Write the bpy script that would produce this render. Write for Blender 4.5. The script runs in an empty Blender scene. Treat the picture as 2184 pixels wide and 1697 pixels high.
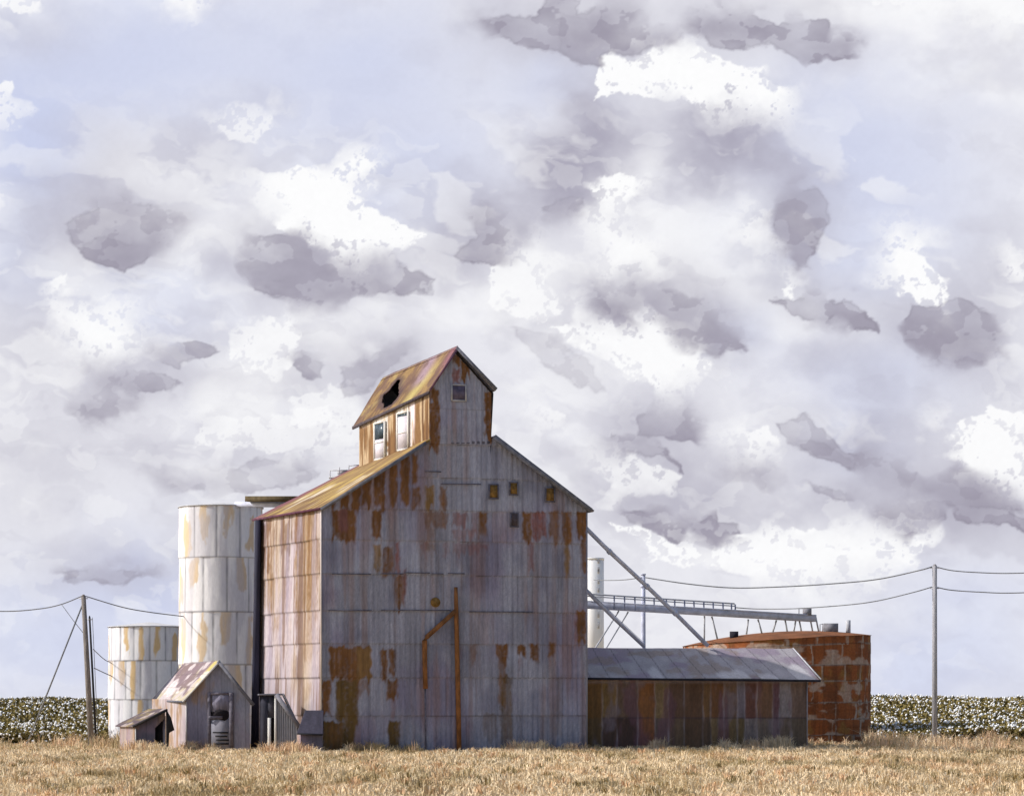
import bpy, math, random
import numpy as np
from mathutils import Vector

# ---------------------------------------------------------------- camera, sky light, sun, exposure
sc = bpy.context.scene
C = sc.collection
EYE = 2.77            # eye height above the grass
FOC = 5200.0          # focal length in survey units (2184 units across the frame)
EXPOSURE = 0.35
cam_d = bpy.data.cameras.new('camera')
cam = bpy.data.objects.new('camera', cam_d)
C.objects.link(cam)
cam.location = (0, 0, EYE)
cam.rotation_euler = (math.radians(90), 0, 0)
cam_d.sensor_width = 36.0
cam_d.lens = 36.0 * FOC / 2184.0
cam_d.shift_y = (1487 - 848.5) / 2184.0
cam_d.clip_start = 1.0
cam_d.clip_end = 20000
sc.camera = cam

SUN_AZ = math.atan2(-1.0, -0.08)      # from +Y, clockwise
SUN_EL = math.radians(36)
SD = Vector((math.sin(SUN_AZ) * math.cos(SUN_EL), math.cos(SUN_AZ) * math.cos(SUN_EL), math.sin(SUN_EL)))
w = bpy.data.worlds.new('World')
sc.world = w
w.use_nodes = True
nt = w.node_tree
bg = nt.nodes['Background']
sky = nt.nodes.new('ShaderNodeTexSky')
sky.sky_type = 'NISHITA'
sky.sun_disc = False
sky.sun_elevation = SUN_EL
sky.sun_rotation = SUN_AZ % (2 * math.pi)
sky.air_density = 1.0
sky.dust_density = 3.0
sky.ozone_density = 1.0
nt.links.new(sky.outputs[0], bg.inputs[0])
bg.inputs[1].default_value = 0.115
sun_d = bpy.data.lights.new('sun', 'SUN')
sun_d.energy = 3.0
sun_d.angle = math.radians(0.6)
sun_d.color = (1.0, 0.96, 0.90)
sun = bpy.data.objects.new('sun', sun_d)
C.objects.link(sun)
sun.rotation_euler = SD.to_track_quat('Z', 'Y').to_euler()
sun.location = (-60, 60, 60)
sc.view_settings.view_transform = 'Standard'
sc.view_settings.look = 'None'
sc.view_settings.gamma = 1
sc.view_settings.exposure = EXPOSURE

rng = np.random.default_rng(7)
random.seed(7)

# ---------------------------------------------------------------- numbers
def _h(ix, iy, seed):
    n = (ix.astype(np.int64) * 374761393 + iy.astype(np.int64) * 668265263 + seed * 1442695041) & 0x7fffffff
    n = ((n ^ (n >> 13)) * 1274126177) & 0x7fffffff
    n = (n ^ (n >> 16)) & 0xffff
    return n / 65535.0

def vnoise(x, y, seed=0):
    ix = np.floor(x); iy = np.floor(y)
    fx = x - ix; fy = y - iy
    fx = fx * fx * (3 - 2 * fx); fy = fy * fy * (3 - 2 * fy)
    a = _h(ix, iy, seed); b = _h(ix + 1, iy, seed); c = _h(ix, iy + 1, seed); d = _h(ix + 1, iy + 1, seed)
    return (a * (1 - fx) + b * fx) * (1 - fy) + (c * (1 - fx) + d * fx) * fy

def fbm(x, y, octv=4, seed=0, gain=0.5):
    s = 0; a = 1.0; t = 0
    for i in range(octv):
        s = s + a * vnoise(x * 2 ** i + 17.3 * i, y * 2 ** i + 9.1 * i, seed + i * 31)
        t += a; a *= gain
    return s / t

def sstep(a, b, x):
    t = np.clip((x - a) / (b - a), 0, 1)
    return t * t * (3 - 2 * t)

def lin(r, g, b):
    def f(c):
        c = c / 255.0
        return c / 12.92 if c <= 0.04045 else ((c + 0.055) / 1.055) ** 2.4
    return np.array([f(r), f(g), f(b)])

def mixc(col, c2, m):
    m = np.clip(m, 0, 1)[..., None]
    return col * (1 - m) + np.asarray(c2) * m

def P(px, py, Y):
    """survey reading (px, py) at distance Y -> point"""
    return np.array([(px - 1092) * Y / FOC, Y, EYE + (1487 - py) * Y / FOC])

def on_line(px, A, B):
    k = (px - 1092) / FOC
    dx = B[0] - A[0]; dy = B[1] - A[1]
    s = (k * A[1] - A[0]) / (dx - k * dy)
    return s

def on_wall(px, py, A, B, out=0.0):
    s = on_line(px, A, B)
    x = A[0] + (B[0] - A[0]) * s; y = A[1] + (B[1] - A[1]) * s
    z = EYE + (1487 - py) * y / FOC
    n = np.array([(B[1] - A[1]), -(B[0] - A[0])]); n = n / np.linalg.norm(n)
    return np.array([x + n[0] * out, y + n[1] * out, z])

def read(X):
    """survey readings of points (for laying out sheets and rust on walls)"""
    return 1092 + FOC * X[..., 0] / X[..., 1], 1487 - FOC * (X[..., 2] - EYE) / X[..., 1]

# ---------------------------------------------------------------- objects
ORG = {}
def tag(o, label=None, cat=None, group=None, kind=None):
    if label: o['label'] = label
    if cat: o['category'] = cat
    if group: o['group'] = group
    if kind: o['kind'] = kind
    return o

def thing(name, label, cat, loc, group=None):
    o = bpy.data.objects.new(name, None)
    C.objects.link(o)
    o.empty_display_size = 0.5
    o.location = tuple(float(v) for v in loc)
    ORG[o] = np.array(loc, float)
    return tag(o, label, cat, group)

def link(name, V, F, mat, parent=None, col=None, smooth=False, mats=None, fmat=None, label=None):
    """one mesh object from arrays: V (n,3) in world, F (list of (m,k) index arrays)"""
    V = np.asarray(V, float).reshape(-1, 3)
    if parent is not None:
        org = ORG[parent]
    else:
        org = np.array([V[:, 0].mean(), V[:, 1].mean(), V[:, 2].min()])
    me = bpy.data.meshes.new(name)
    if not isinstance(F, list): F = [F]
    F = [np.asarray(f, np.int64) for f in F if len(f)]
    me.vertices.add(len(V))
    me.vertices.foreach_set('co', (V - org).astype(np.float32).ravel())
    nl = sum(f.size for f in F); npol = sum(len(f) for f in F)
    me.loops.add(nl); me.polygons.add(npol)
    me.loops.foreach_set('vertex_index', np.concatenate([f.ravel() for f in F]).astype(np.int32))
    tot = np.concatenate([np.full(len(f), f.shape[1]) for f in F])
    st = np.concatenate([[0], np.cumsum(tot)[:-1]])
    me.polygons.foreach_set('loop_start', st.astype(np.int32))
    me.polygons.foreach_set('loop_total', tot.astype(np.int32))
    if smooth: me.polygons.foreach_set('use_smooth', np.ones(npol, bool))
    if fmat is not None: me.polygons.foreach_set('material_index', np.asarray(fmat, np.int32))
    me.update(calc_edges=True)
    for m in (mats or [mat]): me.materials.append(m)
    if col is not None:
        a = me.color_attributes.new('Col', 'FLOAT_COLOR', 'POINT')
        c4 = np.ones((len(V), 4), np.float32); c4[:, :3] = np.clip(np.asarray(col).reshape(-1, 3), 0.004, 20)
        a.data.foreach_set('color', c4.ravel())
    me.validate()
    o = bpy.data.objects.new(name, me)
    C.objects.link(o)
    ORG[o] = org
    if parent is not None: o.parent = parent
    else: o.location = tuple(org)
    if label: o['label'] = label
    return o

class MB:
    def __init__(s): s.V = []; s.F = {}; s.n = 0
    def add(s, V, F):
        V = np.asarray(V, float).reshape(-1, 3)
        s.V.append(V)
        for f in F:
            s.F.setdefault(len(f), []).append([i + s.n for i in f])
        s.n += len(V)
        return s
    def prism(s, bottom, top):
        n = len(bottom)
        s.add(np.vstack([bottom, top]), [list(range(n))[::-1], list(range(n, 2 * n))] + [[i, (i + 1) % n, n + (i + 1) % n, n + i] for i in range(n)])
        return s
    def box(s, c, sx, sy, sz, rz=0.0):
        """box standing on c"""
        ca, sa = math.cos(rz), math.sin(rz)
        q = [(-sx / 2, -sy / 2), (sx / 2, -sy / 2), (sx / 2, sy / 2), (-sx / 2, sy / 2)]
        b = [(c[0] + x * ca - y * sa, c[1] + x * sa + y * ca, c[2]) for x, y in q]
        return s.prism(b, [(x, y, z + sz) for x, y, z in b])
    def bar(s, a, b, wd, ht=None):
        """rectangular bar along a-b"""
        ht = ht or wd
        a = Vector(a); b = Vector(b); d = (b - a).normalized()
        up = Vector((0, 0, 1)) if abs(d.z) < 0.95 else Vector((1, 0, 0))
        u = d.cross(up).normalized(); v = u.cross(d).normalized()
        q = [(-wd / 2, -ht / 2), (wd / 2, -ht / 2), (wd / 2, ht / 2), (-wd / 2, ht / 2)]
        return s.prism([tuple(a + u * x + v * y) for x, y in q], [tuple(b + u * x + v * y) for x, y in q])
    def tube(s, pts, r, n=8, cap=True):
        pts = [Vector(p) for p in pts]; rs = r if isinstance(r, (list, tuple)) else [r] * len(pts)
        V = []; F = []
        for i, p in enumerate(pts):
            d = (pts[min(i + 1, len(pts) - 1)] - pts[max(i - 1, 0)]).normalized()
            up = Vector((0, 0, 1)) if abs(d.z) < 0.9 else Vector((0, 1, 0))
            u = d.cross(up).normalized(); v = u.cross(d)
            for k in range(n):
                a = 2 * math.pi * k / n
                V.append(tuple(p + (u * math.cos(a) + v * math.sin(a)) * rs[i]))
        for i in range(len(pts) - 1):
            for k in range(n):
                F.append([i * n + k, i * n + (k + 1) % n, (i + 1) * n + (k + 1) % n, (i + 1) * n + k])
        if cap:
            F.append(list(range(n))[::-1]); F.append([(len(pts) - 1) * n + k for k in range(n)])
        return s.add(V, F)
    def build(s, name, mat, parent=None, smooth=False, label=None):
        return link(name, np.vstack(s.V), [np.array(f) for f in s.F.values()], mat, parent, smooth=smooth, label=label)

def grid_faces(nu, nv, wrap=False):
    i, j = np.meshgrid(np.arange(nu if wrap else nu - 1), np.arange(nv - 1), indexing='ij')
    i2 = (i + 1) % nu
    return np.stack([i * nv + j, i2 * nv + j, i2 * nv + j + 1, i * nv + j + 1], -1).reshape(-1, 4)

def sheet(name, XYZ, mat, parent, col, drop=None, thick=0.0, smooth=True, wrap=False, label=None):
    """a metal skin from an (nu, nv, 3) array of points"""
    nu, nv = XYZ.shape[:2]
    F = grid_faces(nu, nv, wrap)
    if drop is not None:
        d = drop.ravel()[F].any(1)
        F = F[~d]
    o = link(name, XYZ.reshape(-1, 3), F, mat, parent, col=col.reshape(-1, 3), smooth=smooth, label=label)
    if thick:
        m = o.modifiers.new('thickness', 'SOLIDIFY'); m.thickness = thick; m.offset = -1
    return o

def bil(A, B, Cc, D, nu, nv):
    """A,B bottom edge; Cc,D top edge (above A,B)"""
    S, T = np.meshgrid(np.linspace(0, 1, nu), np.linspace(0, 1, nv), indexing='ij')
    s = S[..., None]; t = T[..., None]
    return (np.array(A) * (1 - s) + np.array(B) * s) * (1 - t) + (np.array(Cc) * (1 - s) + np.array(D) * s) * t, S, T

# ---------------------------------------------------------------- materials
def mat_plain(name, rgb, rough=0.8, metal=0.0, var=0.25, scale=3.0, stretch=(1, 1, 1), bump=0.0):
    m = bpy.data.materials.new(name); m.use_nodes = True
    n = m.node_tree.nodes; l = m.node_tree.links; b = n['Principled BSDF']
    b.inputs['Roughness'].default_value = rough; b.inputs['Metallic'].default_value = metal
    b.inputs['Specular IOR Level'].default_value = 0.25
    tc = n.new('ShaderNodeTexCoord'); mp = n.new('ShaderNodeMapping'); mp.inputs['Scale'].default_value = stretch
    nz = n.new('ShaderNodeTexNoise'); nz.inputs['Scale'].default_value = scale; nz.inputs['Detail'].default_value = 6
    l.new(tc.outputs['Object'], mp.inputs[0]); l.new(mp.outputs[0], nz.inputs[0])
    r = n.new('ShaderNodeValToRGB')
    c = np.array(rgb)
    r.color_ramp.elements[0].position = 0.3; r.color_ramp.elements[1].position = 0.7
    r.color_ramp.elements[0].color = (*np.clip(c * (1 - var), 0, 1), 1)
    r.color_ramp.elements[1].color = (*np.clip(c * (1 + var), 0, 1), 1)
    l.new(nz.outputs[0], r.inputs[0]); l.new(r.outputs[0], b.inputs['Base Color'])
    if bump:
        bp = n.new('ShaderNodeBump'); bp.inputs['Strength'].default_value = bump; bp.inputs['Distance'].default_value = 0.02
        l.new(nz.outputs[0], bp.inputs['Height']); l.new(bp.outputs[0], b.inputs['Normal'])
    return m

def mat_attr(name, rough=0.75, fine=14.0, stretch=(1, 1, 0.25), var=0.18, spec=0.2, bump=0.25, trans=0.0):
    """albedo from the survey of the surface (colour attribute) broken up by fine noise"""
    m = bpy.data.materials.new(name); m.use_nodes = True
    n = m.node_tree.nodes; l = m.node_tree.links; b = n['Principled BSDF']
    b.inputs['Roughness'].default_value = rough
    b.inputs['Specular IOR Level'].default_value = spec
    at = n.new('ShaderNodeAttribute'); at.attribute_name = 'Col'
    tc = n.new('ShaderNodeTexCoord'); mp = n.new('ShaderNodeMapping'); mp.inputs['Scale'].default_value = stretch
    nz = n.new('ShaderNodeTexNoise'); nz.inputs['Scale'].default_value = fine; nz.inputs['Detail'].default_value = 5
    l.new(tc.outputs['Object'], mp.inputs[0]); l.new(mp.outputs[0], nz.inputs[0])
    mr = n.new('ShaderNodeMapRange'); mr.inputs['From Min'].default_value = 0.25; mr.inputs['From Max'].default_value = 0.75
    mr.inputs['To Min'].default_value = 1 - var; mr.inputs['To Max'].default_value = 1 + var
    l.new(nz.outputs[0], mr.inputs[0])
    mu = n.new('ShaderNodeVectorMath'); mu.operation = 'MULTIPLY'
    l.new(at.outputs['Color'], mu.inputs[0]); l.new(mr.outputs[0], mu.inputs[1])
    l.new(mu.outputs[0], b.inputs['Base Color'])
    if bump:
        bp = n.new('ShaderNodeBump'); bp.inputs['Strength'].default_value = bump; bp.inputs['Distance'].default_value = 0.03
        l.new(nz.outputs[0], bp.inputs['Height']); l.new(bp.outputs[0], b.inputs['Normal'])
    return m

M_TIN = mat_attr('weathered_tin')
M_ROOF = mat_attr('rusted_roofing', rough=0.7, fine=10, stretch=(1, 1, 1))
M_PAINT = mat_attr('white_painted_steel', rough=0.7, var=0.07, bump=0.12)
M_TANK = mat_attr('rust_plate', rough=0.9, var=0.25, fine=8, stretch=(1, 1, 1))
M_GROUND = mat_attr('dry_soil', rough=1.0, fine=2.5, stretch=(1, 1, 1), var=0.25)
M_GRASS = mat_attr('dry_grass_blade', rough=0.9, fine=1.2, stretch=(1, 1, 1), var=0.15, spec=0.05, bump=0)
M_LEAF = mat_plain('cotton_leaf', (0.19, 0.15, 0.05), 0.9, 0, 0.5, 2.0)
M_BOLL = mat_plain('cotton_boll', (0.88, 0.89, 0.90), 0.95, 0, 0.06, 4.0)
M_DARK = mat_plain('tarred_edge', (0.020, 0.020, 0.032), 0.8, 0, 0.5, 5.0)
M_FASCIA = mat_plain('blue_grey_fascia', (0.13, 0.135, 0.17), 0.75, 0, 0.35, 4.0)
M_INK = mat_plain('seam_band', (0.11, 0.11, 0.15), 0.8, 0, 0.35, 6.0)
M_BLUE = mat_plain('blue_grey_steel', (0.47, 0.50, 0.63), 0.75, 0, 0.2, 2.5, (1, 1, 1), 0.2)
M_THIN = mat_plain('grey_steel_strut', (0.46, 0.47, 0.51), 0.75, 0, 0.2, 3.0)
M_RUSTPIPE = mat_plain('rusty_pipe', (0.20, 0.085, 0.03), 0.9, 0, 0.5, 4.0, (1, 1, 0.4), 0.4)
M_OCHRE = mat_plain('ochre_board', (0.17, 0.10, 0.03), 0.9, 0, 0.45, 6.0, (1, 1, 1), 0.3)
M_DKBOARD = mat_plain('dark_board', (0.075, 0.06, 0.07), 0.9, 0, 0.4, 5.0)
M_WOOD = mat_plain('weathered_pole', (0.20, 0.18, 0.17), 0.95, 0, 0.35, 6.0, (3, 3, 0.3), 0.4)
M_GREYPOLE = mat_plain('grey_pole', (0.33, 0.33, 0.36), 0.9, 0, 0.25, 6.0, (3, 3, 0.3), 0.3)
M_BLACK = mat_plain('black_pole', (0.02, 0.02, 0.024), 0.8, 0, 0.3, 5.0)
M_WIRE = mat_plain('cable', (0.20, 0.21, 0.23), 0.7, 0, 0.2, 2.0)
M_TRIM = mat_plain('white_trim', (0.64, 0.63, 0.61), 0.8, 0, 0.10, 5.0, (1, 1, 0.4), 0.15)
M_GLASS = mat_plain('dusty_dark_glass', (0.05, 0.075, 0.10), 0.25, 0, 0.5, 4.0)
M_PANEL = mat_plain('pale_panel', (0.58, 0.55, 0.62), 0.8, 0, 0.08, 3.0)
M_VIOLET = mat_plain('violet_pane', (0.10, 0.085, 0.14), 0.4, 0, 0.4, 4.0)
M_CONC = mat_plain('pale_concrete', (0.82, 0.82, 0.83), 0.9, 0, 0.10, 0.4, (1, 1, 0.3))
M_BROWNBEAM = mat_plain('brown_walkway', (0.085, 0.065, 0.035), 0.9, 0, 0.35, 4.0)
M_INT = mat_plain('interior_shade', (0.015, 0.012, 0.015), 0.95, 0, 0.3, 2.0)  # near-black colour standing in for the shade inside openings

GREY = lin(141, 143, 160)
RUST = np.array([0.155, 0.072, 0.028])
RED = np.array([0.19, 0.085, 0.082])

# ================================================================ SETTING: ground and sky
def field_rise(x, y):
    """flat yard, then the cotton field climbs gently to a crest"""
    r = sstep(146, 192, y) * 1.90
    return r + 0.10 * (fbm(x * 0.12, y * 0.05, 3, 5) - 0.5) * sstep(60, 80, y)

def build_ground():
    xs = np.concatenate([np.linspace(-2500, -60, 14), np.linspace(-45, 45, 241), np.linspace(60, 2500, 14)])
    ys = np.concatenate([np.linspace(-300, 50, 10), np.linspace(58, 200, 361), np.linspace(215, 3950, 30)])
    X, Y = np.meshgrid(xs, ys, indexing='ij')
    Z = field_rise(X, Y)
    n1 = fbm(X * 0.35, Y * 0.12, 4, 11); n2 = fbm(X * 1.5, Y * 0.6, 3, 12)
    col = np.ones(X.shape + (3,)) * np.array([0.58, 0.46, 0.29])
    col = mixc(col, [0.25, 0.18, 0.09], sstep(0.5, 0.75, n1) * 0.8)
    col = mixc(col, [0.55, 0.44, 0.28], sstep(0.55, 0.8, n2) * 0.6)
    soil = sstep(141, 145, Y + (n2 - 0.5) * 4) * (1 - .8 * sstep(190, 260, Y))
    col = mixc(col, [0.075, 0.055, 0.025], soil)
    o = link('ground', np.stack([X, Y, Z], -1).reshape(-1, 3), grid_faces(*X.shape), M_GROUND, col=col, smooth=True)
    tag(o, kind='structure')
build_ground()

# clouds, laid out in azimuth/elevation on the backdrop dome (units: survey units, y up from the horizon downwards)
def q2(pts): return [(1092 + a / 2, b / 2) for a, b in pts]
def q1(pts): return [(a / 2, b / 2) for a, b in pts]
def q3(pts): return [(1092 + a / 2, 611.5 + b / 2) for a, b in pts]
DARK = [  # polygon, strength, softness above, rim
 (q2([(-130,90),(-30,75),(0,75),(110,70),(140,10),(200,-20),(270,-5),(275,60),(400,20),(470,20),(540,70),(520,120),(680,140),(690,160),(640,190),(500,215),(380,235),(385,270),(365,290),(300,280),(200,215),(80,210),(0,180),(-90,150)]), .62, 5),
 (q2([(210,60),(390,90),(430,80),(520,90),(520,150),(500,210),(380,235),(365,290),(300,270),(210,210)]), .25, 6),
 (q2([(755,105),(820,80),(900,70),(905,35),(960,40),(1050,75),(1150,115),(1240,95),(1335,85),(1350,165),(1440,160),(1475,180),(1440,245),(1350,240),(1300,272),(1220,255),(1090,200),(1000,200),(930,205),(850,190),(800,140)]), .62, 4),
 (q2([(120,880),(170,860),(240,835),(295,855),(290,880),(210,910),(140,905)]), .40, 3),
 (q2([(1130,870),(1200,810),(1300,800),(1350,880),(1340,960),(1300,1040),(1280,1145),(1240,1140),(1150,1040),(1115,950)]), .55, 7),
 (q2([(360,1235),(420,1260),(500,1290),(510,1320),(495,1360),(450,1365),(400,1320),(365,1280)]), .60, 4),
 (q2([(530,1220),(640,1220),(800,1290),(900,1380),(985,1450),(990,1490),(920,1490),(890,1530),(830,1500),(720,1440),(660,1340),(560,1280)]), .60, 9),
 (q2([(650,1330),(720,1420),(800,1450),(850,1480),(900,1450),(970,1440),(990,1490),(920,1490),(890,1530),(830,1500),(720,1440)]), .28, 3),
 (q2([(1110,1290),(1200,1280),(1300,1255),(1350,1290),(1450,1305),(1540,1370),(1565,1420),(1480,1400),(1400,1360),(1340,1365),(1270,1360),(1200,1335)]), .72, 4),
 (q2([(1670,1380),(1700,1300),(1830,1290),(1890,1265),(1980,1310),(2040,1370),(2065,1450),(2060,1500),(2000,1540),(1920,1535),(1830,1525),(1740,1490),(1690,1440)]), .66, 4),
 (q2([(1690,1415),(1760,1420),(1850,1440),(1890,1490),(1920,1535),(1830,1525),(1740,1490)]), .35, 3),
 (q2([(1890,1470),(1950,1450),(2000,1500),(2000,1540),(1950,1530)]), .30, 3),
 (q2([(0,1400),(130,1420),(300,1520),(400,1650),(360,1670),(230,1600),(100,1540)]), .28, 6),
 (q3([(540,560),(620,515),(740,530),(800,610),(790,660),(700,650),(600,645),(550,630)]), .55, 4),
 (q3([(440,625),(520,645),(580,650),(640,690),(700,750),(730,795),(650,725),(580,720),(500,700),(450,660)]), .68, 3),
 (q3([(1130,580),(1180,570),(1250,555),(1330,600),(1400,680),(1470,710),(1490,770),(1440,770),(1300,720),(1190,670),(1140,640)]), .48, 4),
 (q3([(1185,655),(1280,645),(1380,690),(1470,750),(1440,770),(1300,720)]), .32, 3),
 (q3([(1500,700),(1550,710),(1600,750),(1740,820),(1780,870),(1700,860),(1600,800),(1530,760)]), .55, 4),
 (q3([(900,780),(1000,770),(1120,790),(1130,820),(1090,855),(1000,810),(910,800)]), .38, 4),
 (q3([(480,950),(560,965),(660,950),(680,1010),(740,1030),(700,1085),(600,1050),(520,1010)]), .65, 3),
 (q3([(760,1010),(870,945),(870,1000),(960,1005),(985,1055),(920,1060),(870,1115),(810,1075)]), .65, 3),
 (q3([(1570,970),(1700,950),(1780,925),(1860,940),(1860,990),(1800,1000),(1700,1050),(1620,1020)]), .62, 3),
 (q3([(1890,950),(1990,890),(2060,920),(2182,990),(2240,1010),(2240,1070),(2182,1055),(2100,1010),(1980,1010),(1910,990)]), .68, 3),
 (q3([(1900,760),(1960,790),(2100,890),(2182,960),(2000,940),(1900,930),(1780,880)]), .50, 5),
 (q3([(1290,835),(1360,860),(1480,890),(1470,910),(1380,910),(1300,870)]), .40, 3),
 (q1([(330,1060),(290,960),(400,900),(520,865),(620,885),(760,925),(770,945),(690,980),(660,1060),(600,1110),(515,1155),(440,1130),(350,1090)]), .52, 6),
 (q1([(335,1060),(400,1020),(480,1010),(560,1040),(660,1010),(660,1060),(600,1110),(515,1155),(440,1130),(350,1090)]), .35, 3),
 (q1([(1030,1150),(1080,1010),(1250,1000),(1400,1060),(1450,1130),(1600,1110),(1680,1130),(1860,1190),(1840,1250),(1700,1260),(1600,1250),(1330,1300),(1180,1280),(1080,1220)]), .62, 5),
 (q1([(1300,1190),(1360,1165),(1420,1195),(1320,1225)]), .40, 3),
 (q1([(1100,1180),(1200,1190),(1300,1245),(1250,1275),(1180,1280)]), .25, 3),
 (q1([(1420,1250),(1600,1222),(1690,1240),(1600,1250),(1450,1280)]), .35, 3),
 (q1([(1930,1080),(2040,1020),(2040,920),(2070,905),(2230,960),(2220,1000),(2150,1040),(2140,1110),(2080,1125),(1980,1110)]), .60, 4),
 (q1([(670,1510),(760,1490),(770,1465),(860,1470),(935,1505),(880,1540),(800,1540),(770,1580),(700,1550)]), .52, 3),
 (q1([(400,1590),(470,1575),(640,1590),(790,1640),(740,1665),(600,1670),(440,1640)]), .48, 3),
 ([(148,870),(190,850),(290,848),(280,880),(200,893)], .50, 3),
 (q1([(1245,1560),(1290,1500),(1380,1560),(1360,1620),(1280,1610)]), .42, 3),
 (q1([(1450,1560),(1600,1500),(1750,1450),(1740,1510),(1640,1590),(1560,1680),(1470,1690)]), .36, 4),
 ([(310,1000),(420,1020),(560,975),(680,1010),(600,1045),(450,1050),(350,1030)], .38, 4),
 ([(130,1225),(220,1205),(330,1215),(250,1245),(160,1240)], .45, 4),
]
SOFT = [ # cx, cy, rx, ry, tilt, strength (grey)
 (1222,350,80,140,35,1.0),(1205,390,70,70,0,.8),(1270,270,70,60,20,.7),(1545,280,110,85,-10,.85),(1600,330,150,60,10,.6),(1500,330,80,60,0,.5),(1690,420,70,70,0,.45),(1700,520,60,80,10,.4),(1640,560,60,70,0,.25),
 (200,370,95,75,-30,.50),(265,480,130,80,-10,.45),(420,330,120,60,10,.30),(560,215,60,40,0,.25),(640,540,140,70,0,.50),(1010,500,80,70,-20,.45),
 (1310,640,120,60,10,.45),(1450,640,120,70,25,.40),(1760,770,60,60,0,.35),(1860,820,50,90,-25,.35),(2030,690,140,90,0,.30),
 (1380,900,110,90,0,.35),(1420,1060,170,60,10,.40),(1800,1060,200,60,0,.40),(2000,1080,160,70,10,.5),(1560,1000,120,50,10,.25),
 (320,800,330,45,4,.30),(520,960,300,60,0,.22),(230,1215,160,60,0,.28),(800,770,110,60,0,.35),(100,480,90,110,0,.35),(60,700,90,150,0,.28),
 (1130,80,170,70,0,.3),(2080,840,140,120,0,.22),(1000,430,90,80,0,.20),(60,1000,160,120,0,.25),(1500,240,160,60,5,.25),(2130,560,90,80,0,.3),(80,70,110,60,0,.28)]
BLUES = [(300,120,330,170,0,.75),(70,280,100,140,0,1.0),(60,310,80,110,0,.8),(180,160,200,120,0,.5),(760,150,260,190,0,.75),(900,360,200,120,0,.6),(1180,180,130,70,0,.55),(1800,300,260,160,10,.75),
 (1880,480,220,150,0,.5),(30,520,90,120,0,.6),(330,1270,140,110,0,.85),(160,1400,260,130,0,.60),(1880,800,190,90,0,.5),(1850,930,120,100,0,.45),(2060,1360,230,170,0,.65),
 (1560,720,80,60,0,.5),(300,600,200,70,0,.4),(330,700,160,60,0,.4),(1800,560,160,60,0,.3),(1920,1450,160,80,0,.6),(100,1330,200,120,0,.5)]
WHITE = [ # polygons with torn edges
 (q2([(365,240),(500,215),(740,190),(900,230),(1060,320),(1150,400),(1170,470),(1080,490),(1000,440),(900,440),(700,400),(500,380),(380,430),(330,340)]), 1, 7),
 (q2([(310,790),(400,745),(510,770),(500,850),(390,905),(330,850)]), 1, 8),
 (q2([(370,960),(450,960),(560,1060),(600,1140),(420,1140)]), .9, 12),
 (q2([(1630,1020),(1750,1060),(1830,1200),(1830,1290),(1780,1305),(1660,1260),(1620,1150)]), 1, 10),
 (q2([(-120,1100),(60,1060),(140,1200),(220,1300),(100,1370),(-100,1300)]), .8, 20),
 (q2([(150,1400),(400,1380),(640,1350),(750,1470),(860,1560),(700,1620),(450,1560),(250,1470)]), .95, 18),
 (q2([(1170,1240),(1200,1220),(1225,1240),(1210,1280),(1175,1275)]), .9, 4),
 (q2([(2110,1090),(2200,1080),(2200,1250),(2130,1200)]), .8, 9),
 (q2([(1010,930),(1090,950),(1110,1020),(1040,1040),(980,1000)]), .7, 25),
 (q3([(400,1000),(500,1020),(700,1090),(860,1120),(1000,1060),(1200,1040),(1500,1060),(1800,1050),(1700,1180),(1300,1240),(900,1230),(600,1160)]), .95, 24),
 (q3([(1850,600),(2000,540),(2200,560),(2200,850),(2050,830),(1950,740),(1860,680)]), .95, 10),
 (q3([(960,610),(1080,600),(1120,690),(1040,710),(980,680)]), .8, 14),
 (q3([(360,740),(560,730),(700,800),(640,850),(420,860)]), .7, 26),
 (q3([(120,540),(230,560),(200,610),(140,600)]), .6, 20),
 (q1([(1075,760),(1200,740),(1300,690),(1400,730),(1470,670),(1570,690),(1560,790),(1600,900),(1800,980),(1700,1080),(1480,1100),(1320,1030),(1180,960),(1150,860)]), 1, 9),
 (q1([(910,520),(980,485),(1130,460),(1170,520),(1100,590),(980,600)]), .6, 9),
 (q1([(260,1310),(420,1330),(500,1330),(590,1430),(520,1500),(400,1520),(320,1440)]), .95, 12),
 (q1([(960,1430),(1050,1390),(1180,1370),(1260,1430),(1240,1560),(1100,1600),(1000,1520)]), .8, 18),
 (q1([(195,1190),(250,1150),(250,1230),(210,1240)]), .8, 3),
 (q1([(700,0),(830,-10),(820,45),(800,58),(720,20)]), 1, 3),
 (q1([(-40,360),(40,360),(50,470),(-20,500)]), .8, 22),
 (q1([(-20,-20),(150,-20),(165,40),(60,60),(-20,40)]), .8, 10),
 (q2([(1560,-20),(2200,-20),(2200,120),(1900,20),(1700,8)]), .6, 14),
 ([(420,900),(700,880),(760,930),(600,970),(430,950)], .6, 30),
 ([(620,850),(740,820),(760,900),(640,910)], .6, 20),
]

def poly_sdf(x, y, poly):
    p = np.array(poly, float); n = len(p)
    d = np.full(x.shape, 1e9); ins = np.zeros(x.shape, bool)
    for i in range(n):
        a = p[i]; b = p[(i + 1) % n]; e = b - a
        wx = x - a[0]; wy = y - a[1]
        t = np.clip((wx * e[0] + wy * e[1]) / (e @ e), 0, 1)
        d = np.minimum(d, (wx - e[0] * t) ** 2 + (wy - e[1] * t) ** 2)
        c = ((a[1] <= y) != (b[1] <= y))
        if e[1] != 0: ins ^= c & (x < a[0] + (y - a[1]) * e[0] / e[1])
    d = np.sqrt(d)
    return np.where(ins, d, -d)      # positive inside

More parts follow.
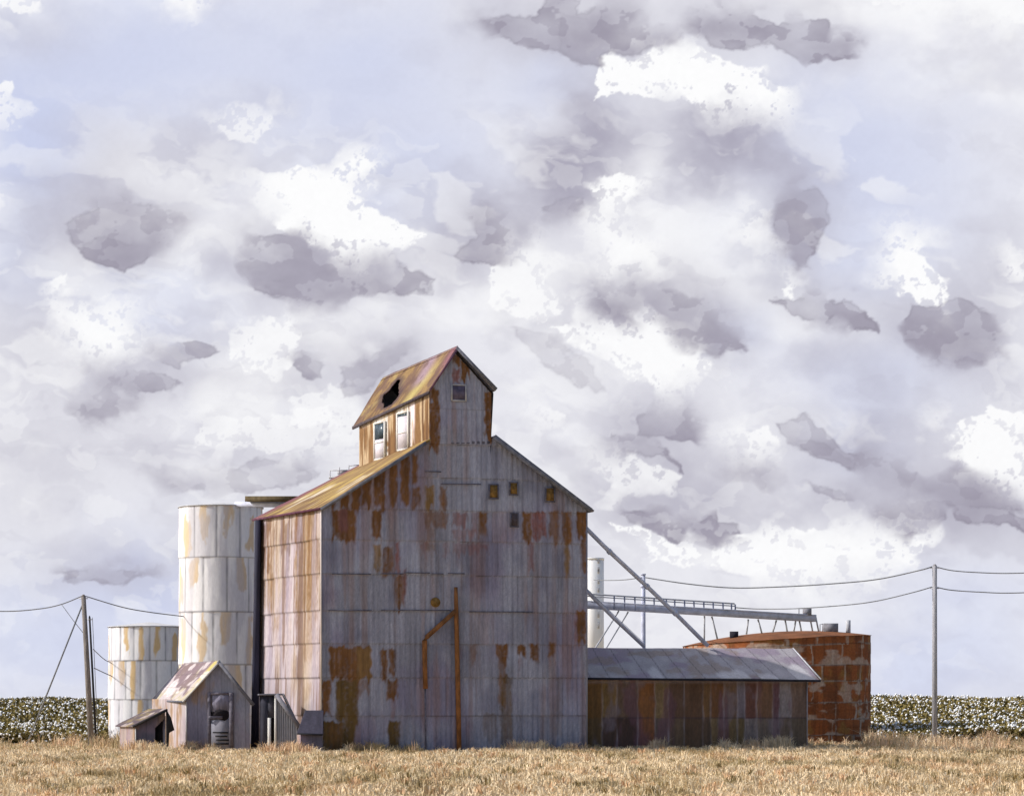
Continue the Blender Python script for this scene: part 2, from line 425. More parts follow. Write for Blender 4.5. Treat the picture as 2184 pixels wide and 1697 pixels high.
def build_sky():
    R = 4000.0
    da = math.atan(1 / FOC)
    az = np.concatenate([np.radians(np.linspace(-72, -14.5, 40)), np.arange(-1250, 1251, 2.0) * da, np.radians(np.linspace(14.5, 72, 40))])
    el = np.concatenate([np.radians([-1.2, -0.6, -0.2]), np.arange(0, 1540, 2.0) * da, np.radians(np.linspace(17.5, 52, 24))])
    A, E = np.meshgrid(az, el, indexing='ij')
    X = R * np.sin(A) * np.cos(E); Y = R * np.cos(A) * np.cos(E); Z = EYE + R * np.sin(E)
    sx = 1092 + FOC * np.tan(np.clip(A, -1.0, 1.0)); sy = 1487 - FOC * np.tan(E) / np.cos(np.clip(A, -1, 1))
    n0 = fbm(sx / 260, sy / 170, 5, 101); n1 = fbm(sx / 90 + 4, sy / 60, 5, 102); n2 = fbm(sx / 30, sy / 26, 4, 103); n3 = fbm(sx / 9, sy / 9, 3, 104)
    BASE = lin(233, 233, 240); BLUE = lin(203, 210, 237); DK = lin(158, 153, 169); SFT = lin(172, 169, 186); WH = lin(253, 253, 254)
    col = np.ones(A.shape + (3,)) * BASE
    col = mixc(col, WH, sstep(0.52, 0.70, n0) * 0.6)
    col = mixc(col, SFT, sstep(0.50, 0.75, n1) * 0.16)
    wx = sx + (n1 - .5) * 90; wy = sy + (fbm(sx / 90 + 40, sy / 70, 4, 105) - .5) * 90
    def ell(c, r):
        cx, cy, rx, ry, a = c; a = math.radians(a)
        u = ((wx - cx) * math.cos(a) + (wy - cy) * math.sin(a)) / rx; v = (-(wx - cx) * math.sin(a) + (wy - cy) * math.cos(a)) / ry
        return np.exp(-(u * u + v * v) * 0.9)
    for *c, s in BLUES: col = mixc(col, BLUE, ell(c, 1) * s * 0.95)
    for *c, s in SOFT: col = mixc(col, SFT, np.clip(ell(c, 1) * s * (0.75 + 0.5 * n2) * .95, 0, .95))
    tx = sx + (n2 - .5) * 26 + (n3 - .5) * 9; ty = sy + (fbm(sx / 30 + 70, sy / 24, 4, 106) - .5) * 26 + (fbm(sx / 9 + 9, sy / 9, 2, 107) - .5) * 9
    # layered washes: mid-tone wisps whose edges are crisp on one side
    ang = math.radians(14)
    ru = (wx * math.cos(ang) + wy * math.sin(ang)); rv = (-wx * math.sin(ang) + wy * math.cos(ang))
    for q_, (lx, ly, t0, dt, st, c_) in enumerate(((170, 72, .56, .07, .10, SFT), (105, 44, .59, .04, .10, SFT), (260, 110, .52, .14, .22, SFT), (150, 75, .57, .10, .40, WH), (80, 44, .62, .05, .22, WH))):
        wn = fbm(ru / lx + 13 * q_, rv / ly + 7 * q_, 5, 130 + q_, .47)
        gate = sstep(.38, .58, fbm(sx / 340 + 5 * q_, sy / 240, 2, 150 + q_)) * sstep(120, 420, sy) * (.35 + .65 * sstep(1480, 1200, sy))
        col = mixc(col, c_, sstep(t0, t0 + dt, wn) * st * gate)
    def region(poly, soft):
        p = np.array(poly); m = 110 + soft
        bb = (sx > p[:, 0].min() - m) & (sx < p[:, 0].max() + m) & (sy > p[:, 1].min() - m) & (sy < p[:, 1].max() + m)
        return np.nonzero(bb)
    w1 = fbm(sx / 75 + 3, sy / 55, 3, 111) - .5; w2 = fbm(sx / 75 + 30, sy / 55 + 8, 3, 112) - .5
    w3 = fbm(sx / 22, sy / 18, 4, 113) - .5; w4 = fbm(sx / 22 + 50, sy / 18 + 5, 4, 114) - .5
    edge = fbm(sx / 110 + 60, sy / 80, 3, 115)
    dux = sx + w1 * 62 + w3 * 26; duy = sy + w2 * 46 + w4 * 24
    dkv = fbm(sx / 46 + 8, sy / 34, 4, 117)
    # grey bloom spreading round every dark cloud
    for poly, st, soft in DARK:
        ii = region(poly, 0)
        d = poly_sdf(sx[ii] + w1[ii] * 90, sy[ii] + 14 + w2[ii] * 60, poly)
        col[ii] = mixc(col[ii], SFT, np.exp(-(np.maximum(-d, 0) / 46) ** 2) * st * .36)
    for poly, st, soft in WHITE:
        ii = region(poly, soft)
        so = 4.0 + (soft * 1.2 + 54) * sstep(.44, .62, edge[ii])
        d = poly_sdf(dux[ii], duy[ii], poly) + (n3[ii] - .5) * 12
        torn = 1 - 0.75 * sstep(.54, .62, n3[ii] * .45 + n2[ii] * .55) * (d < 34)
        col[ii] = mixc(col[ii], WH, sstep(-so, so * .5 + 1, d) * st * torn)
    for poly, st, soft in DARK:
        ii = region(poly, soft)
        p = np.array(poly); v = np.clip((sy[ii] - p[:, 1].min()) / (p[:, 1].max() - p[:, 1].min()), 0, 1)
        so = 2.2 + soft * .8 + 34 * sstep(.47, .62, edge[ii] + .12 * (.5 - v))
        d = poly_sdf(sx[ii] + w1[ii] * 26 + w3[ii] * 20, sy[ii] + w2[ii] * 20 + w4[ii] * 20, poly)
        m = sstep(-so, so * .45, d) * st * (.62 + .45 * v + 1.1 * (n1[ii] - .5) + .42 * sstep(.50, .54, dkv[ii]) - .05)
        rim = np.exp(-((d - 2.2) / 2.0) ** 2) * 0.15 * (so < 8)
        col[ii] = mixc(col[ii], DK * (0.95 + 0.10 * n2[ii][..., None]), np.clip(m * 1.08, 0, .92))
        col[ii] = col[ii] * (1 - rim[..., None] * st)
    # beyond the surveyed part the cloud deck is plain
    far = sstep(1500, 2600, np.abs(sx - 1092)) + sstep(150, 1200, -sy)
    col = mixc(col, mixc(np.ones(A.shape + (3,)) * BASE, SFT, sstep(.42, .7, n0) * .6), far)
    col *= (0.985 + 0.03 * n3)[..., None]
    m = bpy.data.materials.new('cloud_sky'); m.use_nodes = True
    n = m.node_tree.nodes; l = m.node_tree.links
    n.remove(n['Principled BSDF'])
    at = n.new('ShaderNodeAttribute'); at.attribute_name = 'Col'
    em = n.new('ShaderNodeEmission'); em.inputs[1].default_value = 2 ** (-EXPOSURE)
    l.new(at.outputs['Color'], em.inputs[0]); l.new(em.outputs[0], n['Material Output'].inputs[0])
    o = link('sky', np.stack([X, Y, Z], -1).reshape(-1, 3), grid_faces(*A.shape), m, col=col, smooth=True)
    tag(o, kind='structure')
build_sky()

# ================================================================ GRAIN ELEVATOR
FL = P(685, 1487, 122.0); FR = P(1250, 1487, 126.0); BL = P(548, 1487, 129.5)
FL[2] = FR[2] = BL[2] = 0
BACK = BL - FL
BR = FR + BACK
elev = thing('grain_elevator', 'tall rusty corrugated tin grain elevator with a gabled cupola on top', 'grain elevator', (FL + FR) / 2)
fdir = (FR - FL)[:2] / np.linalg.norm((FR - FL)[:2]); fn = np.array([fdir[1], -fdir[0], 0])
ldir = BACK[:2] / np.linalg.norm(BACK[:2]); ln = np.array([-ldir[1], ldir[0], 0])
FROT = math.atan2(fdir[1], fdir[0])
TIERS = [-3, 0.0, 1.83, 3.76, 5.47, 7.11, 8.96, 10.68, 12.25, 13.9, 15.6, 17.4, 19.2, 21]
def tier_frac(z):
    k = np.searchsorted(TIERS, z) - 1
    k = np.clip(k, 0, len(TIERS) - 2); t = np.array(TIERS)
    return k, (z - t[k]) / (t[k + 1] - t[k])

FRONT_RUST = [ # survey rectangles on the front wall: x0,y0,x1,y1, kind, strength
 (701,1067,714,1082,0,.9),(726,1048,744,1080,0,.9),(750,1031,770,1080,0,1),(772,1022,792,1080,0,.95),(796,1001,822,1081,0,.95),(829,989,848,1080,0,1),(853,970,874,1077,0,1),(879,970,891,1027,0,.85),
 (878,1041,895,1081,0,.7),(905,1036,927,1080,2,.8),(937,1037,953,1081,0,.65),
 (708,1086,758,1150,0,.85),(722,1086,740,1130,1,.7),(793,1086,813,1150,0,.9),(904,1092,957,1118,0,.55),(964,1093,999,1117,1,.55),(1005,1093,1020,1140,1,.45),(1020,1093,1038,1146,0,.8),(910,1128,928,1145,0,.3),(964,1128,1018,1147,1,.4),
 (1113,1091,1134,1157,0,.95),(1134,1091,1165,1150,1,.75),(1171,1091,1192,1153,0,.65),(1198,1091,1219,1151,0,.85),(1229,1091,1251,1147,0,1),
 (795,1160,812,1223,2,.75),(814,1165,839,1223,0,.7),(843,1155,853,1223,1,.6),(897,1157,930,1166,0,.4),(897,1157,910,1186,1,.35),(945,1157,957,1184,1,.35),(964,1157,1043,1178,1,.42),(970,1170,980,1205,1,.2),
 (1128,1153,1139,1219,1,.55),(1204,1155,1215,1219,2,.65),(1238,1150,1250,1217,0,.75),
 (841,1227,863,1298,0,.75),(858,1215,866,1290,1,.55),(1229,1302,1250,1370,0,.85),(1224,1310,1232,1372,1,.35),
 (702,1377,791,1448,0,.92),(760,1380,792,1448,2,.6),(813,1385,826,1442,0,.85),(829,1381,843,1436,0,.85),(1057,1373,1084,1410,0,.8),(1105,1375,1121,1404,0,.85),(1130,1371,1148,1406,0,.8),(1169,1371,1184,1404,0,.85),(1003,1375,1016,1414,0,.45),(1105,1404,1115,1430,1,.3),(1169,1404,1176,1430,1,.3),
 (686,1450,706,1531,0,.95),(715,1450,765,1537,3,.95),(760,1450,790,1480,0,.5),(824,1448,848,1490,0,.85),(832,1490,845,1530,1,.35),(1062,1405,1080,1500,0,.6),(1066,1440,1092,1584,3,.5),(1030,1520,1060,1580,3,.35),(1185,1440,1200,1560,3,.25),
 (687,1539,757,1640,3,1),(700,1539,730,1600,0,.4),(828,1539,852,1640,3,.95),(980,1375,985,1400,1,.3),
 (915,830,936,858,0,1),(915,861,938,957,0,1),(1033,835,1050,939,0,1),(983,772,1002,807,0,1),(965,785,981,813,1,.75),(965,754,982,772,0,.85)]
KIND = [RUST, RED, np.array([0.21, 0.125, 0.05]), np.array([0.115, 0.070, 0.024])]

def front_colour(XYZ):
    px, py = read(XYZ)
    u = (XYZ[..., 0] - FL[0]) * fdir[0] + (XYZ[..., 1] - FL[1]) * fdir[1]; z = XYZ[..., 2]
    k, f = tier_frac(z)
    cw = 0.78
    cu = u / cw + k * 0.37
    ci = np.floor(cu); cf = cu - ci
    rnd = _h(ci, k, 3); rnd2 = _h(ci, k, 4)
    col = np.ones(px.shape + (3,)) * GREY
    col *= (0.86 + 0.26 * rnd)[..., None]
    streak = fbm(u * 5.0, z * 0.22, 4, 21); blot = fbm(u * 0.45, z * 0.35, 4, 22); grain = fbm(u * 9, z * 7, 3, 23); pig = fbm(u * 22, z * 22, 2, 34)
    col *= (0.84 + 0.32 * pig)[..., None]
    col *= (0.80 + 0.40 * streak)[..., None]
    col = mixc(col, lin(118, 109, 140), sstep(.50, .74, blot) * .55)
    col = mixc(col, lin(108, 109, 131), sstep(.5, .75, fbm(u * .8 + 9, z * .5, 3, 24)) * .55)
    col = mixc(col, lin(163, 168, 190), sstep(.52, .75, fbm(u * .5 + 30, z * .4, 4, 25)) * .45)
    col = mixc(col, lin(150, 112, 92), (rnd2 > .9) * .22 * sstep(.3, .7, streak))
    col = mixc(col, RUST * 1.3, sstep(.50, .72, fbm(u * 3.2 + 60, z * .16, 4, 37) * .75 + blot * .25) * .36)
    col = mixc(col, [.085, .08, .11], sstep(.56, .70, fbm(u * 4.5 + 80, z * .2, 4, 38)) * .26)
    wxp = px + (fbm(px / 9, py / 14, 3, 26) - .5) * 9; wyp = py + (fbm(px / 6 + 7, py / 20, 3, 27) - .5) * 16
    for x0, y0, x1, y1, kd, st in FRONT_RUST:
        ii = np.nonzero((px > x0 - 14) & (px < x1 + 14) & (py > y0 - 18) & (py < y1 + 40))
        if not len(ii[0]): continue
        drip = 26 * (vnoise(u[ii] * 7, z[ii] * 0, 35) - .45)
        d = np.minimum(np.minimum(wxp[ii] - x0, x1 - wxp[ii]), np.minimum((wyp[ii] - y0) * 1.2, (y1 + drip - wyp[ii]) * .55))
        m = sstep(-2.6, 3.6, d) * min(st * (1.15 if kd == 1 else 1.1), 1) * (0.65 + 0.65 * grain[ii]) * (.85 + .4 * vnoise(u[ii] * 9, z[ii] * .8, 36))
        tone = 0.62 + 0.75 * fbm(u[ii] * 3.2, z[ii] * 1.1, 3, 28)
        col[ii] = mixc(col[ii], KIND[kd] * tone[..., None], m)
    # laps between sheets
    col *= (1 - 0.34 * np.exp(-((cf - .5) / .5 - np.sign(cf - .5)) ** 2 / .006) * (rnd > .45) * .7)[..., None]
    col *= (1 - 0.42 * np.exp(-(f / .018) ** 2) * (0.35 + 0.9 * vnoise(u * 1.1, z, 29)))[..., None]
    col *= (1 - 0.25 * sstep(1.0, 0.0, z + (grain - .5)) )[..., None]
    return col

def lap(XYZ, n, amp=0.045):
    z = XYZ[..., 2]; k, f = tier_frac(z)
    off = amp * (1 - f)
    u = XYZ[..., 0] * fdir[0] + XYZ[..., 1] * fdir[1]
    off = off + 0.02 * (fbm(u * .9, z * .5, 3, 33) - .5) + 0.020 * np.sin(u * 2 * math.pi / 0.27)
    return XYZ + n * off[..., None]

def gable_z(px):
    """height of the roof line over the front wall at survey reading px"""
    y = np.where(px < 993.6, 945 - .642 * (px - 905), 935 + .765 * (px - 1055))
    return y

def wall_strip(A, B, ytop, n, nv, zbot=-0.4):
    """vertical wall from A to B whose top is the survey line ytop(px)"""
    s = np.linspace(0, 1, n)
    x = A[0] + (B[0] - A[0]) * s; y = A[1] + (B[1] - A[1]) * s
    px = 1092 + FOC * x / y
    zt = EYE + (1487 - ytop(px)) * y / FOC
    t = np.linspace(0, 1, nv)
    X = np.repeat(x[:, None], nv, 1); Y = np.repeat(y[:, None], nv, 1)
    zb = zbot if np.ndim(zbot) else np.full(n, float(zbot))
    Z = zb[:, None] + (zt - zb)[:, None] * t[None]
    return np.stack([X, Y, Z], -1)

# front wall (gable cut level under the cupola)
fw = wall_strip(FL, FR, lambda p: np.maximum(gable_z(p), np.where((p > 913) & (p < 1049), 942, 0)), 250, 290)
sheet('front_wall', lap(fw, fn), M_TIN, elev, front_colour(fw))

# left wall in sunlight
def left_colour(XYZ):
    s = ((XYZ[..., 0] - FL[0]) * ldir[0] + (XYZ[..., 1] - FL[1]) * ldir[1]) / np.linalg.norm(BACK[:2]); z = XYZ[..., 2]
    px = 685 - 137 * s; py = 1487 - (z - EYE) / 0.0238
    u = s * 8.0
    k, f = tier_frac(z)
    col = np.ones(px.shape + (3,)) * np.array([0.50, 0.43, 0.45])
    col = mixc(col, [0.53, 0.465, 0.535], sstep(.4, .65, fbm(u * 1.2, z * .18, 3, 41)) * .8)
    col = mixc(col, [0.50, 0.40, 0.30], sstep(.45, .7, fbm(u * .9 + 5, z * .22, 3, 42)) * .8)
    wx = px + (fbm(px / 5, py / 30, 3, 43) - .5) * 10; wy = py + (fbm(px / 4 + 3, py / 40, 3, 44) - .5) * 60
    L = [(559,1098,577,1216,0,.9),(585,1100,593,1170,0,.6),(600,1100,628,1165,0,.75),(633,1087,655,1165,0,.85),(655,1087,673,1160,2,.9),(633,1160,673,1305,2,.85),(676,1160,684,1225,0,.6),
         (556,1216,588,1300,2,.6),(554,1305,566,1365,2,.7),(582,1305,600,1340,2,.5),(634,1305,642,1372,0,.6),(645,1305,672,1400,2,.45),(560,1377,570,1440,0,.35),(632,1400,642,1450,0,.5),(612,1150,622,1225,0,.4),(553,1448,562,1480,0,.5),(625,1450,672,1490,2,.35),(610,1225,628,1290,1,.25)]
    grain = fbm(u * 9, z * 5, 3, 45)
    for x0, y0, x1, y1, kd, st in L:
        d = np.minimum(np.minimum(wx - x0, x1 - wx), np.minimum((wy - y0) * .8, (y1 - wy) * .35))
        tone = 0.75 + 0.7 * fbm(u * 4, z * .5, 3, 46)
        kc = [np.array([.165, .085, .04]), np.array([.28, .18, .20]), np.array([.30, .195, .10])][kd]
        col = mixc(col, kc * tone[..., None], sstep(-3, 3, d) * st * (.7 + .5 * grain))
    st = fbm(u * 6, z * .15, 4, 47)
    col *= (0.86 + 0.28 * st)[..., None]
    col = mixc(col, [.22, .11, .045], sstep(.56, .68, st) * .75 * sstep(4, 11, z + 5 * (grain - .5)))
    col = mixc(col, [.62, .57, .60], sstep(.38, .28, st) * .6)
    col = mixc(col, [.30, .26, .34], sstep(.52, .68, fbm(u * 3.0 + 40, z * .2, 4, 48)) * .5)
    col = mixc(col, [.17, .09, .045], sstep(.54, .66, fbm(u * 5 + 70, z * .14, 4, 49)) * .7)
    col *= (1 - 0.55 * np.exp(-(f / .025) ** 2))[..., None]
    return col * .84
def left_top(px): return 1085 + (685 - px) * 0.155
lw = wall_strip(FL, BL, left_top, 130, 240)
sheet('side_wall', lap(lw, ln, 0.05)[::-1], M_TIN, elev, left_colour(lw)[::-1], label='sunlit side wall streaked with ochre rust')
zer = EYE + (1487 - 1088) * 126 / FOC
zel = EYE + (1487 - 1107) * 129.5 / FOC
def plain_tin(XYZ, seed=0):
    a = XYZ[..., 0] * 1.7 + XYZ[..., 1]; z = XYZ[..., 2]
    k, f = tier_frac(z)
    col = np.ones(a.shape + (3,)) * GREY * (0.75 + .4 * fbm(a * 3, z * .3, 3, 50 + seed))[..., None]
    col = mixc(col, RUST, sstep(.52, .7, fbm(a * .8, z * .4, 4, 51 + seed)))
    return col * (1 - 0.5 * np.exp(-(f / .03) ** 2))[..., None]
rw, _, _ = bil([FR[0], FR[1], -.4], [BR[0], BR[1], -.4], [FR[0], FR[1], zer], [BR[0], BR[1], zel], 60, 90)
sheet('side_wall', rw, M_TIN, elev, plain_tin(rw), label='shaded side wall facing the long shed')

# main roof
APf = on_wall(993.6, 888, FL, FR); EF = on_wall(685, 1084, FL, FR); RFp = on_wall(1257, 1089.5, FL, FR)
ELb = np.array([BL[0], BL[1], zel])
APb = APf + BACK; APb[2] = EYE + (1487 - 958) * APb[1] / FOC
ERb = BR + np.array([0, 0, zel])
bw = np.array([[BR[0], BR[1], -.4], [BL[0], BL[1], -.4], ELb, APb, [BR[0], BR[1], zel]])
link('rear_wall', bw, [np.array([[0, 1, 2, 3, 4]])], mat_plain('rear_tin', GREY * .8, .8, 0, .3, 2, (1, 1, .2)), elev)
def roof_colour(XYZ, S, T):
    u = S * 8; v = T * 9
    col = np.ones(S.shape + (3,)) * np.array([.33, .215, .09])
    n = fbm(u * .6, v * .5, 4, 61); st = fbm(u * 3.5, v * .35, 4, 62)
    col = mixc(col, [.50, .355, .11], sstep(.42, .62, n))
    col = mixc(col, [.20, .11, .05], sstep(.48, .64, st) * .9)
    col = mixc(col, [.70, .62, .50], sstep(.62, .75, fbm(u * 2.2 + 4, v * .3, 3, 63)) * .8 * (T < .55))
    col = mixc(col, [.20, .065, .10], sstep(.87, .97, S + .05 * n) * .9)
    col = mixc(col, [.10, .09, .05], sstep(.05, .0, S) * sstep(.3, .05, T) * .5)
    rib = np.abs((u / .75) % 1 - .5)
    col *= (1 - .25 * sstep(.44, .5, rib))[..., None]
    return col * .80
OV = 0.30
out_l = -fdir * 0.32
def shift(p, dx=0, dz=0, dn=0):
    return np.array([p[0] + fdir[0] * dx - ldir[0] * dn, p[1] + fdir[1] * dx - ldir[1] * dn, p[2] + dz])
A0 = shift(EF, -.12, .04, OV); B0 = shift(ELb, -.12, .04, -.25); A1 = shift(APf, 0, .10, OV); B1 = shift(APb, 0, .10, -.25)
A1, B1, A1t, B1t = A0 + (A1 - A0) * .735, B0 + (B1 - B0) * .745, A1, B1
r1, S, T = bil(A0, B0, A1, B1, 110, 120)
r1[..., 2] += .05 * (fbm(S * 5, T * 5, 3, 66) - .5) - .10 * np.sin(S * math.pi) * np.sin(T * math.pi)
sheet('roof', r1[::-1], M_ROOF, elev, roof_colour(r1, S, T)[::-1], thick=.10, label='ochre and brown rusted roof slope')
A0r = shift(RFp, .12, .02, OV); B0r = shift(ERb, .2, -.05, -.25)
r2, S, T = bil(A0r, B0r, A0r + (A1t - A0r) * .785, B0r + (B1t - B0r) * .785, 40, 60)
r2[..., 2] -= 0.004
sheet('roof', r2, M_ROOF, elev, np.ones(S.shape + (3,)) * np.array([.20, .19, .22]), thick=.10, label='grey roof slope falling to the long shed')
# rake boards along the front gable
for pts, wd in (([(682, 1089), (905, 947)], .17), ([(1050, 934), (1256, 1091)], .26)):
    m = MB()
    a, b = [on_wall(x, y, FL, FR, .36) for x, y in pts]
    a[2] += .03; b[2] += .03
    m.bar(a, b, .07, wd)
    m.build('rake_board', M_FASCIA, elev)
# eave line of the sunlit side
m = MB(); m.bar(shift(EF, -.16, -.03, OV - .02), shift(ELb, -.16, -.03, -.2), .05, .12); m.build('eave_board', mat_plain('maroon_edge', (.10, .035, .06), .8, 0, .4, 3), elev)
# dark upright strip at the rear corner, wider at the foot
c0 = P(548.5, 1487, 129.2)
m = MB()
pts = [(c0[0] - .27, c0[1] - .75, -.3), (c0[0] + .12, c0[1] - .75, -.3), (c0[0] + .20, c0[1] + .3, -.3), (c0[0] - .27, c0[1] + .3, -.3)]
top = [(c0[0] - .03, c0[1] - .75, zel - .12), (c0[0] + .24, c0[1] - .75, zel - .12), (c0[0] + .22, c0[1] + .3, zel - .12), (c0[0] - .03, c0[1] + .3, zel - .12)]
m.prism(pts, top); m.build('corner_strip', mat_plain('blue_black_strip', (.028, .028, .05), .8, 0, .5, 2, (1, 1, .2)), elev)
# pale corner flashing between the two faces
m = MB(); q = shift(FL, -.03, 0, .06); m.bar((q[0], q[1], 1.6), (q[0], q[1], EF[2] - .1), .07, .07); m.build('corner_flashing', mat_plain('pale_flashing', (.62, .55, .52), .8, 0, .2, 2, (1, 1, .2)), elev)
m = MB(); q = shift(FR, .02, 0, .05); m.bar((q[0], q[1], -.2), (q[0], q[1], zer - .1), .07, .07); m.build('corner_flashing', mat_plain('grey_flashing', GREY * .8, .8, 0, .3, 2, (1, 1, .2)), elev)
# flashing battens nailed over the laps
for x0, x1, y in ((1005, 1044, 942), (905, 940, 1005.5), (940, 1025, 1032), (708, 790, 1223.5), (813, 860, 1223), (862, 916, 1221), (920, 945, 1223), (955, 990, 1222.5), (700, 792, 1301), (812, 960, 1300.5), (1000, 1135, 1304), (960, 1044, 945)):
    m = MB(); m.bar(on_wall(x0, y, FL, FR, .075), on_wall(x1, y + .6, FL, FR, .075), .03, .055); m.build('flashing_batten', M_INK, elev)
def opening(x, y, wd, ht, mat, name='boarded_window', fr=M_INK, out=.07):
    a = on_wall(x, y, FL, FR, out); m = MB()
    sw = wd * a[1] / FOC; sh = ht * a[1] / FOC
    m.box((a[0], a[1], a[2] - sh / 2), sw, .06, sh, FROT)
    o = m.build(name, mat, elev)
    f = MB()
    for dx, dz, bw_, bh in ((-sw / 2 - .03, -sh / 2, .06, sh), (sw / 2 + .03, -sh / 2, .06, sh), (0, sh / 2, sw + .12, .06), (0, -sh / 2 - .06, sw + .12, .06)):
        f.box((a[0] + fdir[0] * dx, a[1] + fdir[1] * dx, a[2] + dz), bw_, .10, bh, FROT)
    f.build('frame', fr, o)
    return o
opening(1052, 1048, 17, 27, M_OCHRE); opening(1094.5, 1042, 15, 24, M_OCHRE); opening(1172, 1055, 17, 27, M_OCHRE); opening(1096, 1109, 14, 26, M_DKBOARD)
# round rusty hatch
a = on_wall(928, 1284, FL, FR, .05); m = MB(); b = a + fn * .09; m.tube([a - fn * .05, b], .20, 14); m.tube([a - fn * .05, a + fn * .06], .25, 14); m.build('round_hatch', M_OCHRE, elev)
# rusty spout pipes on the front
m = MB(); m.tube([on_wall(970, 1252, FL, FR, .2), on_wall(971, 1310, FL, FR, .2), on_wall(974, 1450, FL, FR, .2), on_wall(977, 1606, FL, FR, .22)], [.09, .115, .125, .125], 10); m.build('downspout', M_RUSTPIPE, elev, True)
m = MB(); m.tube([on_wall(970, 1302, FL, FR, .2), on_wall(908, 1358, FL, FR, .2), on_wall(903.5, 1366, FL, FR, .2), on_wall(904, 1420, FL, FR, .2), on_wall(905.5, 1468, FL, FR, .2)], [.12, .12, .13, .12, .12], 10); m.build('branch_spout', M_RUSTPIPE, elev, True)
# thin grey conduit under the branch spout
m = MB(); m.tube([on_wall(905.5, 1468, FL, FR, .12), on_wall(907, 1600, FL, FR, .12)], .04, 6); m.build('conduit', M_INK, elev)

# ---- cupola
CLf = on_wall(915, 1487, FL, FR, .06); CRf = on_wall(1047, 1487, FL, FR, .06)
CV = np.array([-3.95, 6.35, 0.0])
def cup_top(px): return np.where(px < 972, 745 + (972 - px) * (832 - 745) / 57., 745 + (px - 972) * (830 - 745) / 80.)
n = 100
cw_ = wall_strip(CLf, CRf, cup_top, n, 130, zbot=np.full(n, EYE + (1487 - 946) * 123.6 / FOC))
cup = sheet('cupola', lap(cw_, fn, .02), M_TIN, elev, front_colour(cw_))
zc = EYE + (1487 - 834) * CLf[1] / FOC; CLb = CLf + CV; zcb = EYE + (1487 - 905) * CLb[1] / FOC
def cup_left_colour(XYZ, S):
    z = XYZ[..., 2]; u = S * 7.5
    px = 915 - 150 * S
    st = fbm(u * 4.5, z * .25, 4, 71)
    col = np.ones(S.shape + (3,)) * np.array([.21, .115, .05])
    col = mixc(col, [.12, .06, .028], sstep(.45, .6, st))
    col = mixc(col, [.52, .40, .26], sstep(.54, .68, fbm(u * 6, z * .4, 3, 72)) * .8)
    col = mixc(col, [.70, .62, .66], sstep(7, 3, np.abs(px - 880)) * sstep(.3, .6, fbm(u * 3, z * .8, 3, 73)))
    # pale paint left round the two openings and along the eave
    for x in (813, 862):
        col = mixc(col, [.62, .58, .54], sstep(17, 13, np.abs(px - x) + 5 * (st - .5)) * sstep(.2, .5, fbm(u * 8, z * 3, 3, 74)))
    k = ((z - XYZ[..., 2].min()))
    return col
nl = 120
s = np.linspace(0, 1, nl)
X = CLf[0] + CV[0] * s; Yv = CLf[1] + CV[1] * s
zt = zc + (zcb - zc) * s
t = np.linspace(0, 1, 70)
zb = 15.0 + (-1.3) * s
cl = np.stack([np.repeat(X[:, None], 70, 1), np.repeat(Yv[:, None], 70, 1), zb[:, None] + (zt - zb)[:, None] * t], -1)
S = np.repeat(s[:, None], 70, 1)
clc = cup_left_colour(cl, S)
pale = np.exp(-((zt[:, None] - cl[..., 2]) / .22) ** 2); clc = mixc(clc, [.8, .76, .72], pale * .6 * sstep(.35, .6, fbm(S * 30, cl[..., 2] * 3, 3, 77)))
sheet('side_wall', cl[::-1], M_TIN, cup, clc[::-1], label='sunlit rusty cupola side with two pale openings')
CRb = CRf + CV
rr, _, _ = bil([CRf[0], CRf[1], 13.6], [CRb[0], CRb[1], 13.6], [CRf[0], CRf[1], zc], [CRb[0], CRb[1], zcb], 30, 40)
sheet('side_wall', rr, M_TIN, cup, plain_tin(rr, 5), label='shaded cupola side')
CAf = on_wall(972, 744, FL, FR, .06); CAb = CAf + CV; CAb[2] = EYE + (1487 - 806) * CAb[1] / FOC
link('rear_wall', np.array([[CRb[0], CRb[1], 13.6], [CLb[0], CLb[1], 13.6], [CLb[0], CLb[1], zcb], CAb, [CRb[0], CRb[1], zcb]]), [np.array([[0, 1, 2, 3, 4]])], bpy.data.materials['rear_tin'], cup)
a0 = on_wall(913, 834, FL, FR, .30); a0[2] = zc - .02
b0 = P(753, 910, CLb[1] + .55); a1 = CAf + fn * .26 + np.array([0, 0, .10]); b1 = CAb + np.array([-.12, .35, .08])
rc, S, T = bil(a0, b0, a1, b1, 130, 90)
rc[..., 2] += .06 * (fbm(S * 6, T * 4, 3, 81) - .5) - .16 * np.sin(S * math.pi) * (1 - T) + .02
def cup_roof_colour(S, T):
    u = S * 8; v = T * 5
    st = fbm(u * 2.6 + v * .5, v * .5, 4, 82); n = fbm(u * .8, v * .7, 3, 83)
    col = np.ones(S.shape + (3,)) * np.array([.27, .17, .07])
    col = mixc(col, [.15, .085, .045], sstep(.48, .66, st))
    d = S - (1 - T) * .06
    col = mixc(col, [.43, .35, .13], np.exp(-((d - .20 + .12 * (T - .4)) / .085) ** 2) * sstep(.95, .5, T) * 1.0)
    col = mixc(col, [.31, .22, .27], np.exp(-((S - .30) / .085) ** 2) * sstep(.25, .55, T) * .95)
    col = mixc(col, [.22, .09, .13], np.exp(-((S - .02) / .07) ** 2) * sstep(.3, .7, T) * .9)
    col = mixc(col, [.18, .09, .11], sstep(.93, 1, T) * .7)
    col = mixc(col, [.42, .32, .13], sstep(.55, .7, n) * .5 * (S > .55))
    col = mixc(col, [.13, .07, .06], sstep(.50, .64, fbm(u * 1.8 + 31, v * .7, 4, 88)) * .7)
    return col * .85
